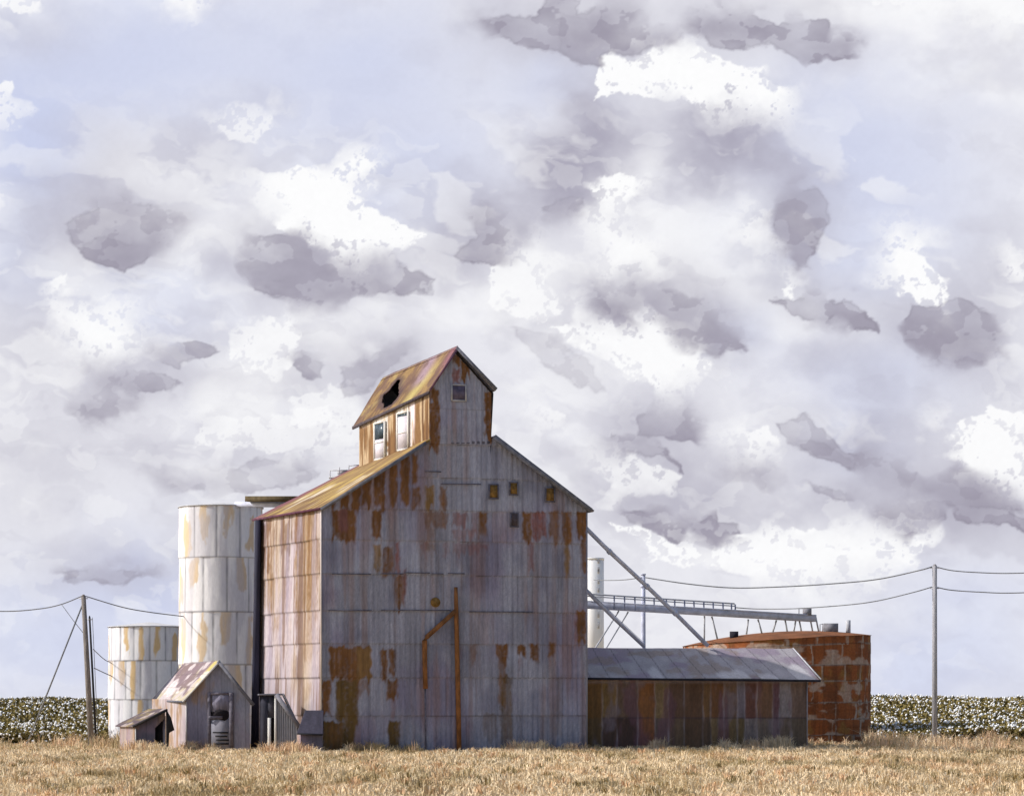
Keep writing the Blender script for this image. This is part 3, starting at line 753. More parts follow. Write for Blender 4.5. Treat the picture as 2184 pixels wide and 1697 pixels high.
hole_d = poly_sdf(S + .03 * (fbm(S * 20, T * 14, 3, 85) - .5), T + .08 * (fbm(S * 16, T * 12, 3, 86) - .5), [(.55, .20), (.64, .18), (.74, .34), (.80, .52), (.74, .60), (.70, .76), (.65, .70), (.60, .52), (.53, .38)])
ccol = cup_roof_colour(S, T)
ccol = mixc(ccol, [.06, .035, .04], sstep(-.10, -.015, hole_d + .05 * (fbm(S * 30, T * 8, 3, 87) - .5)) * .85)
croof = sheet('roof', rc[::-1], M_ROOF, cup, ccol[::-1], drop=(hole_d > 0)[::-1], thick=.06, label='rusted cupola roof slope with a torn hole')
dr = on_wall(1055, 833, FL, FR, .30); drb = CRb + fdir[0] * np.array([.3, 0, 0]); drb = np.array([CRb[0] + .3, CRb[1] + .3, zcb - .15])
rc2, S, T = bil(dr, drb, a1, b1, 30, 40)
rc2[..., 2] -= .004
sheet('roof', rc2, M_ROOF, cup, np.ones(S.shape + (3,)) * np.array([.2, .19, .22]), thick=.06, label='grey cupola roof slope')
# dark attic floor below the hole
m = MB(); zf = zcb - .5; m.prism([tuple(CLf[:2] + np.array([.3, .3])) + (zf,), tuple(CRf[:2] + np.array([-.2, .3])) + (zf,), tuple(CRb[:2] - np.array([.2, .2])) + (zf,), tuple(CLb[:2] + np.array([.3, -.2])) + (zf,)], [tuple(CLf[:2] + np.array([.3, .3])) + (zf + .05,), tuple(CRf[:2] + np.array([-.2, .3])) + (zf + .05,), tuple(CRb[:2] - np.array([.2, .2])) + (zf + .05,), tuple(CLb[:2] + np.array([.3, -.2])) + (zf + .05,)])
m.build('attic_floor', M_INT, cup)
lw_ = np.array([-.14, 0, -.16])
link('added_dark_lining', np.array([dr + lw_, drb + lw_, b1 + lw_, a1 + lw_, np.array([CRf[0] - .12, CRf[1] + .1, 13.7]), np.array([CRb[0] - .12, CRb[1] - .1, 13.7])]), [np.array([[0, 1, 2, 3], [0, 1, 5, 4]])], M_INT, cup)  # near-black sheets added so no lit underside shows through the hole
m = MB(); m.bar(a0 + np.array([-.02, 0, -.08]), b0 + np.array([-.02, -.1, -.08]), .06, .16); m.build('eave_board', M_DKBOARD, cup)
m = MB(); m.bar(on_wall(970, 743, FL, FR, .34), on_wall(1055, 832, FL, FR, .34), .06, .16); m.build('rake_board', M_FASCIA, cup)
m = MB(); m.bar(on_wall(974, 743, FL, FR, .34), on_wall(913, 834, FL, FR, .34), .06, .10); m.build('rake_board', mat_plain('purple_rake', (.12, .06, .10), .8, 0, .4, 4), cup)
# gable window
a = on_wall(977, 838, FL, FR, .12); m = MB(); m.box((a[0], a[1], a[2] - .36), .66, .05, .72, FROT); gw = m.build('window', M_VIOLET, cup)
f = MB()
for dx, dz, bw_, bh in ((-.37, -.42, .08, .84), (.37, -.42, .08, .84), (0, .36, .66, .07), (0, -.44, .66, .08)):
    f.box((a[0] + fdir[0] * dx, a[1] + fdir[1] * dx, a[2] + dz), bw_, .09, bh, FROT)
f.build('window_frame', mat_plain('grey_frame', (.36, .36, .40), .8, 0, .2, 4), cup)
# two tall openings in the sunlit cupola side: frame, dark pane, pale boarding
cn = np.array([-CV[1], CV[0], 0]); cn /= np.linalg.norm(cn[:2]); CROT = math.atan2(CV[1], CV[0])
def cup_pt(s, z, out): return np.array([CLf[0] + CV[0] * s, CLf[1] + CV[1] * s, z]) + cn * out
for pxc, ytop, ysplit, ybot, wdm in ((812.5, 903, 937, 977, 1.0), (861.5, 882, 888, 957, 1.05)):
    s_ = on_line(pxc, CLf, CLb); q = cup_pt(s_, 0, 0)
    zz = [EYE + (1487 - v) * q[1] / FOC for v in (ytop, ysplit, ybot)]
    m = MB()
    m.box(cup_pt(s_, zz[2], .06), wdm, .05, zz[1] - zz[2], CROT); o = m.build('shutter', M_PANEL, cup, label='pale boarded lower opening')
    m = MB(); m.box(cup_pt(s_, zz[1] + .003, .06), wdm, .05, zz[0] - zz[1] - .006, CROT); m.build('window', M_GLASS, cup)
    f = MB(); cd = CV[:2] / np.linalg.norm(CV[:2])
    for dx in (-wdm / 2 - .05, wdm / 2 + .05):
        p = cup_pt(s_, zz[2] - .05, .07); f.box((p[0] + cd[0] * dx, p[1] + cd[1] * dx, p[2]), .10, .10, zz[0] - zz[2] + .12, CROT)
    f.box(cup_pt(s_, zz[0] + .002, .07), wdm, .10, .08, CROT); f.box(cup_pt(s_, zz[2] - .09, .07), wdm, .10, .08, CROT)
    f.box(cup_pt(s_, (zz[0] + zz[2]) / 2 - .1, .10), wdm - .01, .03, .04, CROT)
    f.build('window_frame', M_TRIM, cup)
# catwalk brackets and hatch behind the roof
m = MB()
yb = 131.2
for x0, y0, x1, y1 in ((704, 1003, 704, 1020), (704, 1003, 744, 1003), (744, 992, 744, 1010), (744, 993, 766, 991.5), (724, 996, 724, 1012)):
    m.tube([P(x0, y0, yb), P(x1, y1, yb)], .025, 5)
m.box(P(731, 1012, yb + .3), .55, .4, .25)
m.bar(P(702, 1019, yb + .1), P(768, 1014, yb + .1), .5, .06)
m.build('catwalk', M_THIN, elev)

# ================================================================ SILOS
def silo(name, label, cx, rad, Y, ytop, tiers, seams, seed, stain, ovl=.02, ph=0):
    c = P(cx, 1487, Y); r = rad * Y / FOC
    zt = EYE + (1487 - ytop) * Y / FOC
    tz = [-.5] + [EYE + (1487 - t) * Y / FOC for t in tiers[::-1]] + [zt]
    root = thing(name, label, 'silo', (c[0], c[1], 0))
    na = 260; nz = int((zt + .5) / .055)
    a = np.linspace(0, 2 * math.pi, na, endpoint=False); z = np.linspace(-.5, zt, nz)
    A, Z = np.meshgrid(a, z, indexing='ij')
    k = np.clip(np.searchsorted(tz, Z) - 1, 0, len(tz) - 2); t_ = np.array(tz); f = (Z - t_[k]) / (t_[k + 1] - t_[k])
    # sheets are slightly flat between seams; each tier flares at its foot
    ns = seams
    sa = (A / (2 * math.pi) * ns + k * .43 + ph); si = np.floor(sa); sf = sa - si
    R = r * (1 + ovl * (1 - f) ** 1.5 * .6 - .010 * (1 - (2 * sf - 1) ** 2) * -1) + .04 * (fbm(A * 4, Z * .7, 3, seed) - .5)
    X = c[0] + R * np.cos(A); Yy = c[1] + R * np.sin(A)
    u = A * r
    col = np.ones(A.shape + (3,)) * np.array([.79, .79, .82]) * (.93 + .14 * _h(si, k, seed))[..., None]
    st = fbm(u * 2.2, Z * .30, 4, seed + 1)
    hz = _h(si + 50, k, seed + 2)
    body = np.exp(-((sf - .35 - .3 * hz + .5 * (fbm(u * 2, Z * .9, 3, seed + 6) - .5)) / .22) ** 2) * (hz > .30) * sstep(1.0, .35, np.abs(f - .35 - .5 * _h(si, k, seed + 9)) * 1.6 + (fbm(u * 3, Z * 1.1, 4, seed + 3) - .5) * 1.3)
    col = mixc(col, [.66, .47, .24], sstep(.32, .62, body + .9 * (st - .5)) * stain)
    col = mixc(col, [.52, .51, .58], sstep(.45, .62, fbm(u * 2.4 + 9, Z * .25, 4, seed + 4)) * .55)
    sl = np.minimum(sf, 1 - sf) * 2 * math.pi * r / ns
    col = mixc(col, [.14, .14, .17], np.exp(-(sl / .05) ** 2) * .72 * (.5 + .8 * vnoise(Z * 2, u * 3, seed + 5)))
    col = mixc(col, [.14, .14, .17], np.exp(-(f * (t_[k + 1] - t_[k]) / .055) ** 2) * .75)
    sheet('silo_wall', np.stack([X, Yy, Z], -1)[::-1][::-1], M_PAINT, root, col, wrap=True)
    # shallow conical roof
    nr = 12; rr_ = np.linspace(1.03, .02, nr); aa = np.linspace(0, 2 * math.pi, 48, endpoint=False)
    RR, AA = np.meshgrid(rr_, aa, indexing='xy')
    V = np.stack([c[0] + RR * r * np.cos(AA), c[1] + RR * r * np.sin(AA), zt + .02 + (1.03 - RR) * r * .12], -1)
    sheet('roof', V, mat_plain(name + '_roof', (.55, .55, .56), .7, 0, .15, 2), root, np.ones(V.shape), wrap=True)
    m = MB(); pts = [(c[0] + 1.025 * r * math.cos(q), c[1] + 1.025 * r * math.sin(q), zt) for q in np.linspace(0, 2 * math.pi, 61)]
    m.tube(pts, .035, 6, cap=False); m.build('rim', M_THIN, root)
    return root
silo('grain_silo', 'tall white steel silo streaked with ochre, against the elevator side', 471, 88, 140.0, 1083, [1193, 1307, 1418, 1528], 11, 300, .75)
silo('grain_silo', 'short squat white steel silo left of the tall one', 318, 85, 156.0, 1337, [1410, 1492, 1572], 16, 320, .95, ph=.3)

# walkway and trough between tall silo and elevator
oc = thing('overhead_conveyor', 'blue trough under a dark brown walkway atop the tall white silo', 'conveyor', P(540, 1081, 137.5))
m = MB(); m.bar(P(528, 1064, 137.2), P(640, 1064, 135.5), .5, .30); m.build('walkway', M_BROWNBEAM, oc)
m = MB(); a = P(503, 1075, 138); b = P(640, 1075.5, 136); m.tube([a, b], .16, 12); m.box(P(508, 1083, 138), .25, .3, .3); m.build('trough', M_BLUE, oc)

# ================================================================ SHEDS ON THE LEFT
def shed_wall_colour(u, z, seed, base=GREY * .95, purple=.5, rust=.5):
    col = np.ones(u.shape + (3,)) * np.asarray(base)
    col *= (.75 + .5 * fbm(u * 5, z * .5, 4, seed))[..., None]
    col = mixc(col, lin(138, 118, 140), sstep(.45, .7, fbm(u * 1.3, z * .8, 3, seed + 1)) * purple)
    col = mixc(col, [.32, .20, .10], sstep(.52, .72, fbm(u * 1.6 + 8, z * .7, 4, seed + 2)) * rust)
    col *= (1 - .3 * sstep(.42, .5, np.abs((u / .62) % 1 - .5)))[..., None]
    return col
def auto_wall(name, A, B, CC, D, parent, seed, nu=60, nv=60, mat=None, label=None, flip=False, **kw):
    X, S, T = bil(A, B, CC, D, nu, nv)
    L = np.linalg.norm(np.array(B)[:2] - np.array(A)[:2])
    col = shed_wall_colour(S * L, X[..., 2], seed, **kw)
    if flip: X = X[::-1]; col = col[::-1]
    return sheet(name, X, mat or M_TIN, parent, col, label=label)

# gabled shed
Yf = 126.0
g = lambda x, y, Y=Yf: P(x, y, Y)
gs = thing('gabled_shed', 'small gabled tin shed with boarded doorway in front of the tall silo', 'shed', (g(463, 1487)[0], Yf, 0))
sv = np.array([-2.75, 6.8, 0.0])
wl = g(396, 1490); wr = g(533, 1493); ap = g(466, 1412)
n = 90; s = np.linspace(0, 1, n)
x = wl[0] + (wr[0] - wl[0]) * s; pxs = 1092 + FOC * x / Yf
yt = np.where(pxs < 466, 1412 + (466 - pxs) * (1490 - 1412) / 70., 1412 + (pxs - 466) * (1493 - 1412) / 67.)
ztop = EYE + (1487 - yt) * Yf / FOC; t = np.linspace(0, 1, 90)
fwl = np.stack([np.repeat(x[:, None], 90, 1), np.full((n, 90), Yf), -.3 + (ztop[:, None] + .3) * t], -1)
pxg, pyg = read(fwl)
colg = shed_wall_colour(fwl[..., 0] - wl[0], fwl[..., 2], 400, base=lin(134, 136, 152), purple=.25, rust=.6)
sheet('front_wall', fwl, M_TIN, gs, colg)
a_, b_ = wl.copy(), wl + sv
auto_wall('side_wall', [b_[0], b_[1], -.3], [a_[0], a_[1], -.3], [b_[0], b_[1], wl[2]], [a_[0], a_[1], wl[2]], gs, 410, base=np.array([.44, .39, .41]), purple=.3, rust=.8, label='sunlit side wall')
a_, b_ = wr.copy(), wr + sv * .8
auto_wall('side_wall', [a_[0], a_[1], -.3], [b_[0], b_[1], -.3], [a_[0], a_[1], wr[2]], [b_[0], b_[1], wr[2]], gs, 415)
link('rear_wall', np.array([[wl[0] + sv[0], wl[1] + sv[1], -.3], [wr[0] + sv[0], wr[1] + sv[1], -.3], wr + sv, ap + sv, wl + sv]), [np.array([[4, 3, 2, 1, 0]])], bpy.data.materials['rear_tin'], gs)
ea = g(391, 1494, Yf - .2); eb = P(331, 1491, Yf + sv[1] + .2); ra = g(468, 1408, Yf - .2); rb = ra + sv + np.array([0, .2, -.03])
rr, S, T = bil(ea, eb, ra, rb, 90, 70)
rr[..., 2] += .05 * (fbm(S * 5, T * 4, 3, 421) - .5)
u = S * 7; v = T * 2.6
gc = np.ones(S.shape + (3,)) * np.array([.43, .385, .29])
gc = mixc(gc, [.45, .40, .42], sstep(.45, .6, fbm(u * .9, v * .8, 3, 422)))
pat = fbm(u * .8 + 3, v * .9, 3, 423) + .35 * (T - .45)
gc = mixc(gc, [.15, .095, .115], sstep(.47, .62, pat) * .85)
gc = mixc(gc, [.50, .42, .14], sstep(.10, .03, np.abs(S - .07)) * sstep(.35, .65, fbm(u * 2, v * 1.3, 3, 424)) * .9)
gc = mixc(gc, [.70, .64, .66], sstep(.54, .68, fbm(u * 1.1 + 20, v * 1.8, 4, 425)) * .6)
gc *= (1 - .4 * sstep(.46, .5, np.abs((u / .9) % 1 - .5)))[..., None]
gc *= (1 - .35 * sstep(.47, .5, np.abs((T * 3) % 1 - .5)))[..., None]
sheet('roof', rr[::-1], M_ROOF, gs, gc[::-1], thick=.06, label='patched purple and ochre roof slope')
ebr = g(541, 1501, Yf - .2)
rr, S, T = bil(ebr, ebr + sv, ra, rb, 30, 30); rr[..., 2] -= .004
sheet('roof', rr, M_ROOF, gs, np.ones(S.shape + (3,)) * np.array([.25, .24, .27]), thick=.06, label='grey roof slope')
m = MB(); m.bar(g(391, 1496, Yf - .24), g(333, 1493.5, Yf + 6.6), .05, .10); m.build('eave_board', M_FASCIA, gs)
m = MB(); m.bar(g(465, 1409, Yf - .26), g(541, 1503, Yf - .26), .05, .17); m.build('rake_board', M_FASCIA, gs)
m = MB(); m.bar(g(469, 1409, Yf - .26), g(390, 1496, Yf - .26), .05, .09); m.build('rake_board', M_TRIM, gs)
m = MB(); m.bar(g(397, 1496, Yf - .04), g(398, 1606, Yf - .04), .07, .05); m.build('corner_trim', M_TRIM, gs)
# doorway: dark frame, upper boards, dark gap, lower boarding with slats
def flat(name, x0, y0, x1, y1, mat, parent, Y, out, th=.05, label=None):
    a = P(x0, y1, Y); b = P(x1, y0, Y); m = MB()
    m.box(((a[0] + b[0]) / 2, Y - out, a[2]), b[0] - a[0], th, b[2] - a[2]); return m.build(name, mat, parent, label=label)
m = MB()
M_FR = mat_plain('dark_door_frame', (.13, .12, .15), .85, 0, .35, 5)
for x0, y0, x1, y1 in ((443, 1476, 450, 1606), (489, 1476, 498, 1606), (450, 1476, 489, 1481)):
    a = P(x0, y1, Yf); b = P(x1, y0, Yf); m.box(((a[0] + b[0]) / 2, Yf - .07, a[2]), b[0] - a[0], .08, b[2] - a[2])
m.build('door_frame', M_FR, gs)
ud = flat('door_panel', 453, 1481, 489, 1517, mat_plain('grey_violet_board', (.20, .19, .25), .85, 0, .3, 5, (2, 2, .4)), gs, Yf, .05)
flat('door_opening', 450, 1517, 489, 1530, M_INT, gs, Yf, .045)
ld = flat('door_panel', 451, 1530, 489, 1607, mat_plain('grey_board', (.27, .265, .31), .85, 0, .15, 3, (1, 1, .4)), gs, Yf, .055)
m = MB(); q = [(458, 1516), (470, 1512), (486, 1515), (487, 1532), (480, 1536), (466, 1533), (456, 1534)]
m.prism([tuple(P(x, y, Yf) - np.array([0, .085, 0])) for x, y in q], [tuple(P(x, y, Yf) - np.array([0, .10, 0])) for x, y in q]); m.build('broken_pane', M_INT, gs)
flat('lintel', 445, 1526, 475, 1533, M_FR, gs, Yf, .09)
m = MB()
for x0, x1, y in ((454, 487, 1561), (459, 485, 1569), (461, 488, 1577), (455, 488, 1585)):
    m.bar(P(x0, y, Yf - .10), P(x1, y + .5, Yf - .10), .04, .075)
m.build('slats', M_BLACK, gs)

# leaning coop at the far left
Yc = 123.5
lc = thing('leaning_coop', 'low tin coop with sloping purple rusty roof left of the gabled shed', 'shed', (P(318, 1487, Yc)[0], Yc, 0))
k = lambda x, y, Y=Yc: P(x, y, Y)
cv2 = np.array([-1.1, 2.2, 0])
X, S, T = bil([k(287, 0)[0], Yc, -.3], [k(352, 0)[0], Yc, -.3], k(287, 1546), k(352, 1514), 50, 50)
px_, py_ = read(X)
door = (px_ > 332) & (py_ > 1516 + (368 - px_) * 1.0)
cc = shed_wall_colour(S * 1.6, X[..., 2], 440, base=lin(82, 82, 98), purple=.3, rust=.35)
sheet('front_wall', X, M_TIN, lc, cc, drop=door)
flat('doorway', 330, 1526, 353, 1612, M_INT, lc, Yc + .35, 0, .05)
a_ = k(287, 1546); b_ = a_ + cv2
auto_wall('side_wall', [b_[0], b_[1], -.3], [a_[0], a_[1], -.3], b_, a_, lc, 446, base=np.array([.34, .28, .27]), rust=.7)
a_ = k(352, 1514); b_ = a_ + cv2
auto_wall('side_wall', [a_[0], a_[1], -.3], [b_[0], b_[1], -.3], a_, b_, lc, 448, label='shaded side wall')
link('rear_wall', np.array([k(287, 1546) + cv2, k(352, 1514) + cv2, [k(352, 0)[0] + cv2[0], Yc + cv2[1], -.3], [k(287, 0)[0] + cv2[0], Yc + cv2[1], -.3]]), [np.array([[0, 1, 2, 3]])], bpy.data.materials['rear_tin'], lc)
r0 = k(283, 1548, Yc - .25); r1_ = k(357, 1511, Yc - .25)
rr, S, T = bil(r0, r0 + cv2 * 1.2, r1_, r1_ + cv2 * 1.2, 50, 50)
rr[..., 2] += .06 * (fbm(S * 4, T * 4, 3, 452) - .5)
rcx = np.ones(S.shape + (3,)) * np.array([.10, .075, .085])
rcx = mixc(rcx, [.22, .17, .08], sstep(.58, .70, fbm(S * 3, T * 4, 3, 450)) * .8); rcx = mixc(rcx, [.45, .38, .36], sstep(.6, .7, fbm(S * 5, T * 3 + 5, 3, 451)) * .7)
sheet('roof', rr[::-1], M_ROOF, lc, rcx[::-1], thick=.05)
m = MB(); m.bar(k(283, 1549, Yc - .3), k(357, 1513, Yc - .3), .06, .13); m.build('rake_board', M_BLACK, lc)
m = MB(); m.bar(k(289, 1552, Yc - .03), k(290, 1606, Yc - .03), .06, .05); m.build('corner_trim', M_TRIM, lc)
m = MB(); q = [k(354, 1512, Yc - .1), k(364, 1530, Yc - .25), k(371, 1556, Yc - .3), k(360, 1562, Yc - .15), k(358, 1606, Yc - .1), k(354, 1606, Yc - .1)]
m.prism([tuple(p) for p in q], [tuple(p + np.array([.02, .04, 0])) for p in q]); m.build('loose_flap', M_BLACK, lc)

# corrugated lean-to against the elevator's sunny side
Ya = 122.6
cs = thing('lean_to_shed', 'grey corrugated lean-to with dark open bay against the sunlit elevator wall', 'shed', (P(595, 1487, Ya)[0], Ya, 0))
av = np.array([-.20, 1.6, 0])
h = lambda x, y, Y=Ya: P(x, y, Y)
X, S, T = bil([h(586, 0)[0], Ya, -.3], [h(637, 0)[0], Ya, -.3], h(586, 1480), h(637, 1551), 70, 60)
L = 51 * Ya / FOC
u = S * L
col = np.ones(S.shape + (3,)) * np.array([.29, .295, .33]) * (.8 + .4 * fbm(u * 4, X[..., 2] * .6, 3, 460))[..., None]
col *= (1 - .42 * (0.5 + .5 * np.cos(u * 2 * math.pi / .115)) ** 3)[..., None]  # groove shade painted into the colour, in step with the corrugation
X[..., 1] += .015 * np.cos(u * 2 * math.pi / .115)
sheet('corrugated_wall', X, M_TIN, cs, col)
# open bay: posts, and dark panels painted in for the shade inside
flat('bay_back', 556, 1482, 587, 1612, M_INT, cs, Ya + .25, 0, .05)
m = MB(); a = h(552.5, 1480); m.prism([(a[0], Ya, -.3), (a[0] + .05, Ya, -.3), (a[0] + .05, Ya + 1.4, -.3), (a[0], Ya + 1.4, -.3)], [(a[0], Ya, a[2]), (a[0] + .05, Ya, a[2]), (a[0] + .05, Ya + 1.4, a[2]), (a[0], Ya + 1.4, a[2])]); m.build('side_wall', M_DKBOARD, cs)
flat('bay_shade_panel', 555, 1482, 571, 1612, mat_plain('navy_shade', (.045, .045, .065), .85, 0, .5, 3, (1, 1, .3)), cs, Ya, -.06, .04)
flat('bay_shade_panel', 571, 1482, 585, 1530, mat_plain('slate_shade', (.06, .06, .08), .85, 0, .5, 3, (1, 1, .3)), cs, Ya, -.10, .04)
flat('post', 571, 1530, 578, 1613, M_TRIM, cs, Ya, .03, .07)
flat('post', 585.5, 1481, 590, 1613, M_TRIM, cs, Ya, .05, .06)
ra_ = h(586, 1477, Ya - .12); rb_ = h(641, 1551, Ya - .12); ru_ = h(551, 1479, Ya - .12); rm_ = h(606, 1478, Ya - .12)
rr, S, T = bil(rm_, rb_, rm_ + av, rb_ + av, 20, 12)
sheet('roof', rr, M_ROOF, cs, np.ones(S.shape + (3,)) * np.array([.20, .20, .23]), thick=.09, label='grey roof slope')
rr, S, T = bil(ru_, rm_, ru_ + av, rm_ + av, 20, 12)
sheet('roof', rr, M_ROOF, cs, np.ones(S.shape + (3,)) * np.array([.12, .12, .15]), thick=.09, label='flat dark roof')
m = MB(); m.bar(h(589, 1480, Ya - .16), h(641, 1553, Ya - .16), .05, .22); m.build('rake_board', mat_plain('slate_rake', (.20, .20, .24), .8, 0, .25, 4), cs)

# low hut at the elevator's front corner
Yh = 121.3
hh = thing('pump_hut', 'low dark grey hut with pitched hood at the front corner of the elevator', 'hut', (P(662, 1487, Yh)[0], Yh, 0))
e = lambda x, y, Y=Yh: P(x, y, Y)
X, S, T = bil([e(641, 0)[0], Yh, -.3], [e(687, 0)[0], Yh, -.3], e(641, 1561), e(687, 1563), 40, 40)
sheet('front_wall', X, M_TIN, hh, shed_wall_colour(S * 1.1, X[..., 2], 470, base=lin(92, 90, 106), purple=.3, rust=.2))
hv = np.array([-.25, .75, 0])
a_ = e(641, 1561); b_ = a_ + hv
auto_wall('side_wall', [b_[0], b_[1], -.3], [a_[0], a_[1], -.3], b_, a_, hh, 475, base=lin(150, 140, 150))
rr, S, T = bil(e(633, 1563, Yh - .2), e(689, 1565, Yh - .2), e(651, 1514, Yh + .55), e(690, 1514, Yh + .55), 40, 30)
sheet('roof', rr, M_ROOF, hh, np.ones(S.shape + (3,)) * lin(74, 72, 88) * (.6 + .5 * fbm(S * 5, T * 3, 3, 476))[..., None], thick=.05)
q = [e(634, 1563, Yh - .15), e(651, 1515, Yh + .55), e(641, 1562, Yh + .6)]
m = MB(); m.add([q[0], q[1], q[2]], [[0, 1, 2]]); m.build('gable_end', M_DKBOARD, hh)
m = MB(); m.bar(e(633, 1564.5, Yh - .24), e(688, 1566.5, Yh - .24), .04, .06); m.build('eave_board', M_BLACK, hh)

# ================================================================ LONG SHED ON THE RIGHT
WA = P(1238, 1487, 126.9); WB = P(1722, 1487, 131.0); WA[2] = WB[2] = 0
ls = thing('long_shed', 'long low shed of rusty brown sheets with grey violet roof beside the elevator', 'shed', (WA + WB) / 2)
n = 230
ww = wall_strip(WA, WB, lambda p: 1449 + 0 * p, n, 90)
pxw, pyw = read(ww)
wd = (WB - WA)[:2]; WL = np.linalg.norm(wd); wd = wd / WL
u = (ww[..., 0] - WA[0]) * wd[0] + (ww[..., 1] - WA[1]) * wd[1]; z = ww[..., 2]
zz_ = lambda a: 1223 + .32 * a
COLS = [(80, 192, (.16, .085, .025), (.11, .07, .03)), (192, 290, (.20, .125, .045), (.065, .04, .035)), (290, 432, (.15, .10, .07), (.05, .03, .03)), (432, 543, (.24, .095, .028), (.20, .075, .03)), (543, 636, (.26, .18, .09), (.13, .10, .09)),
        (636, 738, (.105, .060, .042), (.11, .075, .05)), (738, 862, (.13, .07, .042), (.09, .055, .035)), (862, 916, (.19, .10, .04), (.075, .05, .035)), (916, 1000, (.17, .075, .03), (.15, .105, .055)), (1000, 1092, (.17, .10, .06), (.14, .10, .05)),
        (1092, 1142, (.20, .18, .22), (.13, .095, .045)), (1142, 1222, (.15, .06, .05), (.17, .15, .16)), (1222, 1332, (.19, .10, .06), (.14, .115, .10)), (1332, 1372, (.15, .07, .10), (.10, .05, .07)), (1372, 1450, (.28, .25, .27), (.12, .095, .08)), (1450, 1560, (.19, .13, .11), (.11, .09, .07))]
xx = 1223 + .32 * 0
qz = (pxw - 1223) / .32
wcol = np.ones(u.shape + (3,)) * np.array([.2, .12, .06])
jit = qz + (fbm(u * 4, z * 1.2, 3, 500) - .5) * 20
low = pyw + (fbm(u * 2, z * 2, 3, 501) - .5) * 6 > 1530
for x0, x1, c1, c2 in COLS:
    m_ = (jit >= x0) & (jit < x1)
    wcol = np.where((m_ & ~low)[..., None], np.array(c1), wcol); wcol = np.where((m_ & low)[..., None], np.array(c2), wcol)
wcol = wcol * (.50 + .75 * fbm(u * 5, z * .6, 4, 502))[..., None] * (.7 + .5 * fbm(u * 12, z * 9, 3, 507))[..., None]
wcol = wcol * np.where(low, 1.45, 1.2)[..., None] * .72 + np.array([.125, .078, .052]) * .28 * (.6 + .8 * fbm(u * 1.4, z * .9, 4, 508))[..., None]
wcol = mixc(wcol, [.20, .16, .19], sstep(.56, .72, fbm(u * 1.1, z * .7, 4, 503)) * .6)
wcol = mixc(wcol, [.33, .30, .36], np.exp(-((pyw - 1453) / 3.5) ** 2) * .5)
wcol = mixc(wcol, [.15, .075, .10], sstep(.62, .75, fbm(u * 1.5 + 40, z * .4, 3, 504)) * .6)
wcol = mixc(wcol, [.04, .03, .05], np.exp(-((pyw - 1530) / 1.6) ** 2) * .6 * (vnoise(u * 1.2, z, 505) > .35))
for x0, *_ in COLS: wcol = mixc(wcol, [.42, .38, .44], np.exp(-((jit - x0) / 5) ** 2) * .45 * (vnoise(z * 1.5, u, 506) + .1))
wnn = np.array([wd[1], -wd[0], 0])
sheet('front_wall', ww + wnn * (.02 * np.sin(u * 2 * math.pi / .5))[..., None], M_TIN, ls, wcol)
hb = np.array([-2.2, 9.5, 0.0])
zev = EYE + (1487 - 1449) * 131 / FOC
ZR = EYE + (1487 - 1381) * 132.5 / FOC
RA = P(1225, 1381, 131.6); RB = P(1690, 1382.5, 134.2)
m = MB(); m.add([[WB[0], WB[1], -.3], [WB[0] + hb[0] * .9, WB[1] + hb[1] * .7, -.3], [WB[0] + hb[0] * .9, WB[1] + hb[1] * .7, zev], [RB[0] - .3, RB[1], RB[2] - .1], [WB[0], WB[1], zev]], [[0, 1, 2, 3, 4]])
m.build('end_wall', mat_plain('end_tin', (.22, .15, .11), .9, 0, .4, 2, (1, 1, .3)), ls)
ea = on_wall(1232, 1444, WA, WB, .45); eb = on_wall(1742, 1449, WA, WB, .45)
rr, S, T = bil(ea, eb, RA, RB, 240, 80)
rr[..., 2] += .05 * (fbm(S * 14, T * 3, 3, 510) - .5) - .08 * np.sin(S * math.pi * 2.3) * (1 - T) * .6
u = S * 13; v = T * 4
col = np.ones(S.shape + (3,)) * np.array([.36, .335, .36])
col *= (.80 + .4 * fbm(u * 2, v * 1.2, 4, 511))[..., None]
col = mixc(col, [.27, .215, .28], sstep(.47, .66, fbm(u * .7, v * .8, 3, 512)) * .8)
col = mixc(col, [.27, .205, .165], sstep(.54, .70, fbm(u * 1.1 + 9, v * .9, 4, 513)) * .6)
col *= (1 - .5 * np.exp(-((((u + .12 * v) / 1.02) % 1 - .5) / .028) ** 2))[..., None]
pal = np.zeros(S.shape)
for s0, s1, hgt in ((.29, .35, .36), (.57, .66, .20), (.63, .71, .26), (.74, .83, .14), (.90, .99, .5)):
    pal = np.maximum(pal, sstep(.0, .012, np.minimum(S - s0 + T * .05, s1 - S - T * .04)) * sstep(.10, -.05, T - hgt * (1 - np.abs((S - s0) / (s1 - s0) - .45) * .8) - .06 * (fbm(u * 3, v * 2, 2, 514) - .5)))
col = mixc(col, [.55, .53, .55], pal * (.65 + .4 * fbm(u * 6 + v * 3, v * .7, 3, 515)))
sheet('roof', rr, M_ROOF, ls, col, thick=.07, label='grey violet seamed roof slope with pale torn patches')
rk = RB + np.array([hb[0] * .3, 4.5, -1.3]); rk2 = RA + np.array([hb[0] * .3, 4.5, -1.3])
rr, S, T = bil(rk2, rk, RA, RB, 30, 20); rr[..., 2] -= .004
sheet('roof', rr[::-1], M_ROOF, ls, np.ones(S.shape + (3,)) * np.array([.3, .29, .31]), thick=.07, label='rear roof slope')
m = MB(); m.bar(ea + wnn * .02 + np.array([0, 0, -.06]), eb + wnn * .02 + np.array([0, 0, -.06]), .06, .12); m.build('eave_board', M_DARK, ls)
m = MB(); m.bar(eb + np.array([.03, 0, .02]), RB + np.array([.03, 0, .02]), .05, .08); m.build('rake_board', M_THIN, ls)
